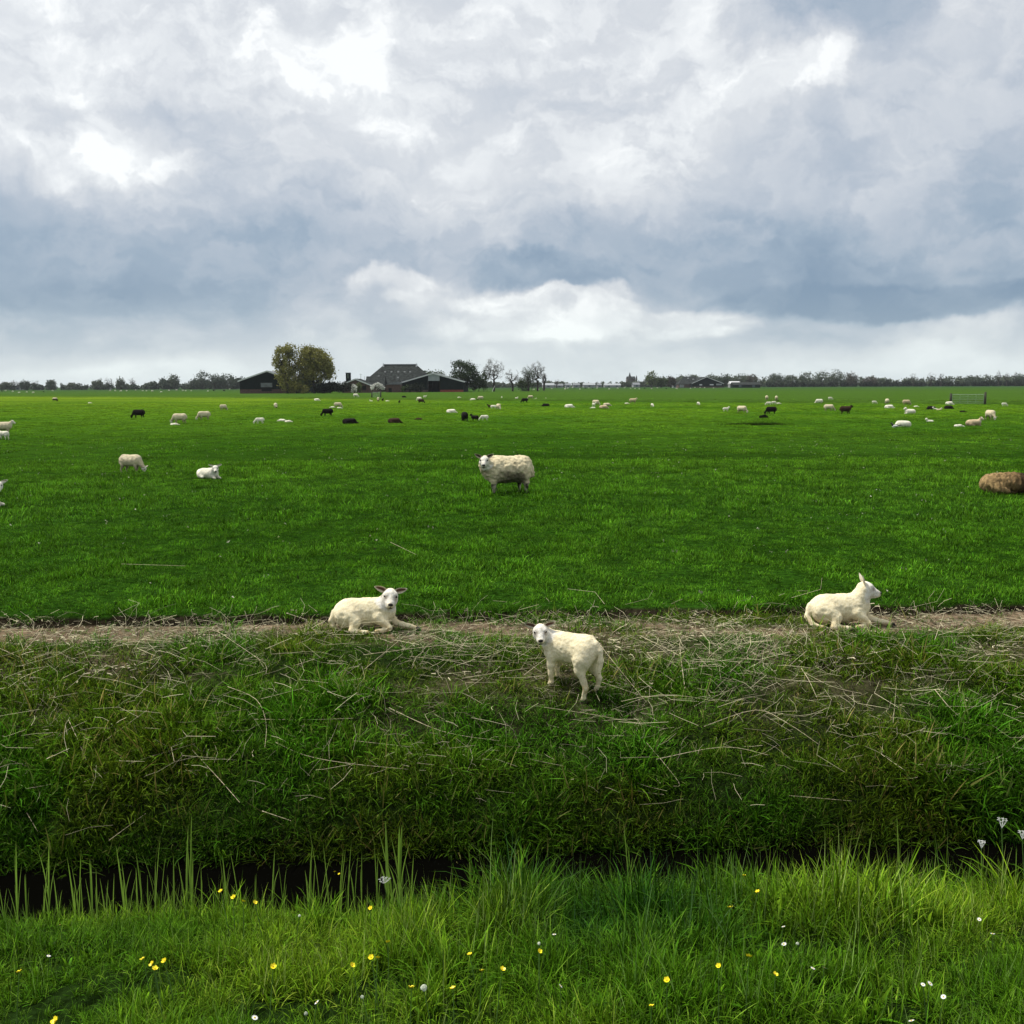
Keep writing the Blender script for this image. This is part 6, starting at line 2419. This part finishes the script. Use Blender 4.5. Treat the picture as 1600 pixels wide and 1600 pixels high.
mass('far_wood', [(-120, 0, 598), (0, 50, 599), (48, 90, 600), (86, 150, 600), (140, 215, 599.5), (205, 226, 601), (224, 264, 592.5), (262, 306, 594), (300, 374, 592), (372, 520, 597)], 800, F_FARD, 'low far line of trees along the left horizon', 170, .75, 61)
mass('far_wood', [(495, 880, 597), (845, 975, 597.5), (970, 1012, 596), (1010, 1060, 590), (1055, 1150, 588.5)], 980, F_FAR, 'low far line of trees behind the farm and the village', 170, .9, 62)
mass('far_wood', [(1130, 1205, 588.5), (1200, 1260, 587), (1255, 1345, 587.5), (1340, 1440, 589.5), (1430, 1480, 590), (1470, 1600, 587.5), (1600, 1720, 587)], 900, F_FAR, 'far line of trees along the right horizon', 180, .85, 63)
mass('far_hedge', [(1195, 1600, 596.8), (1600, 1720, 596.5)], 860, F_HEDGE, 'thin dark hedge along the foot of the right tree line', 120, .6, 64)
RB = [(0, 0, .58, .46, .46, .40), (-.22, 0, .48, .28, .3, .30), (.24, 0, .50, .28, .3, .30)]
FT = [(39, 594, 790, 16, F_FARD, 'round far tree left of the bare one at the far left'), (80, 593.8, 780, 16, F_FARD, 'round dark far tree, alone right of the first clump on the left'), (8, 596.5, 790, 14, F_FAR, 'low far tree at the left edge of the horizon'),
      (112, 598, 800, 14, F_FAR, 'low far tree between the round one and the left village'), (152, 592, 790, 16, F_FAR, 'far tree with a pointed top in the left village clump'), (188, 590.5, 800, 13, F_FAR, 'slim far tree in the left village clump'),
      (272, 583.6, 780, 17, F_FAR, 'far tree standing above the wood, left of the great round one'), (317, 580, 770, 26, F_FARD, 'great round far tree left of the dark barn'), (336, 584.5, 775, 24, F_FARD, 'far tree joined to the right of the great round one'), (355, 583.4, 778, 26, F_FARD, 'wide far tree nearest the left barn'),
      (1018, 580.4, 720, 17, F_LIGHT, 'bright green far tree at the left end of the far farm'), (1033, 587, 730, 22, F_MID, 'olive far tree right of the bright green one'), (1048, 588, 735, 16, F_FARB, 'brownish far tree left of the far farmhouse roof'),
      (1131, 585, 765, 24, F_FARD, 'dark round far tree right of the black barn'), (1112, 584.2, 860, 22, F_FAR, 'far tree peeping above the black barn'), (1080, 585, 870, 24, F_FAR, 'far tree peeping above the far farmhouse'), (1158, 584.2, 850, 26, F_FAR, 'grey-green far tree above the long black shed'),
      (1175, 585.2, 850, 22, F_FARB, 'brownish far tree above the right end of the black shed'), (1213, 583, 840, 30, F_FARD, 'dark broad far tree right of the long black shed'), (1236, 585, 845, 22, F_FAR, 'far tree between the dark broad one and the tall right wood'),
      (1262, 580.8, 850, 26, F_FAR, 'tall far tree at the left of the right-hand wood'), (1285, 580, 850, 24, F_FAR, 'middle tall far tree of the right-hand wood'), (1308, 577.5, 850, 22, F_FAR, 'highest far tree of the right-hand wood'), (1330, 582, 850, 22, F_FARB, 'brownish far tree at the right of the right-hand wood'),
      (1590, 583.5, 850, 22, F_FARD, 'dark far tree at the right edge of the horizon'), (1360, 588, 860, 24, F_FARB, 'low brownish far tree right of the right-hand wood'), (1520, 586.5, 860, 30, F_FARD, 'wide low far tree right above the metal gate')]
for i, (px, yt, d, w_, mt, lb) in enumerate(FT):
    tree(px, yt, d, w_, RB, 900, .55, mt, lb, 200 + i, 'far_tree', .30, .4, 2, 'trees standing out on the far horizon', gscale=.25)
for i, (px, yt, d, w_, lb) in enumerate([(22, 593, 800, 13, 'thin bare far tree at the far left'), (55, 592.8, 800, 13, 'umbrella-shaped bare far tree left of the round dark one'), (170, 589, 800, 18, 'bare far tree with a flat top in the left village'), (207, 589, 800, 14, 'bare far tree at the right end of the left village'),
                                       (850, 580, 430, 8, 'slim leafless poplar right behind the fourth bare tree'), (870, 592, 900, 10, 'tiny bare tree above the village sheds'), (1427, 581.5, 850, 15, 'spreading bare far tree, left of two on the right'), (1455, 580.5, 850, 18, 'spreading bare far tree, with forked crown on the right'),
                                       (1470, 582, 850, 14, 'small bare far tree leaning on the forked one'), (1560, 577.5, 850, 10, 'high bare far tree near the right edge'), (1573, 579, 850, 10, 'lower bare far tree near the right edge'), (1586, 580, 850, 8, 'slim bare far tree closest to the right edge')]):
    bare_tree(px, yt, d, w_, 300 + i, lb, 160, group='bare trees on the far horizon', depth=4, mat=F_FARB, trunk=.4)

# ------------------------------------------------------------------ haze
HAZE = 1
if HAZE:
    hm = bpy.data.materials.new('haze')
    hm.use_nodes = True
    N = NT(hm.node_tree)
    N.n.remove(N.n['Principled BSDF'])
    pv = N.node('ShaderNodeVolumePrincipled')
    pv.inputs['Color'].default_value = (.86, .92, .97, 1)
    pv.inputs['Density'].default_value = .00007
    pv.inputs['Anisotropy'].default_value = .2
    N.l.new(pv.outputs[0], N.n['Material Output'].inputs['Volume'])
    xm_ = float(xs.max()) + 60
    o = MB().box((-xm_, float(ys.min()) - 60, -2.6), (xm_, float(ys.max()) + 60, 34)).build('haze', hm)
    tag(o, kind='stuff', label='thin pale air over the whole pasture', cat='haze')
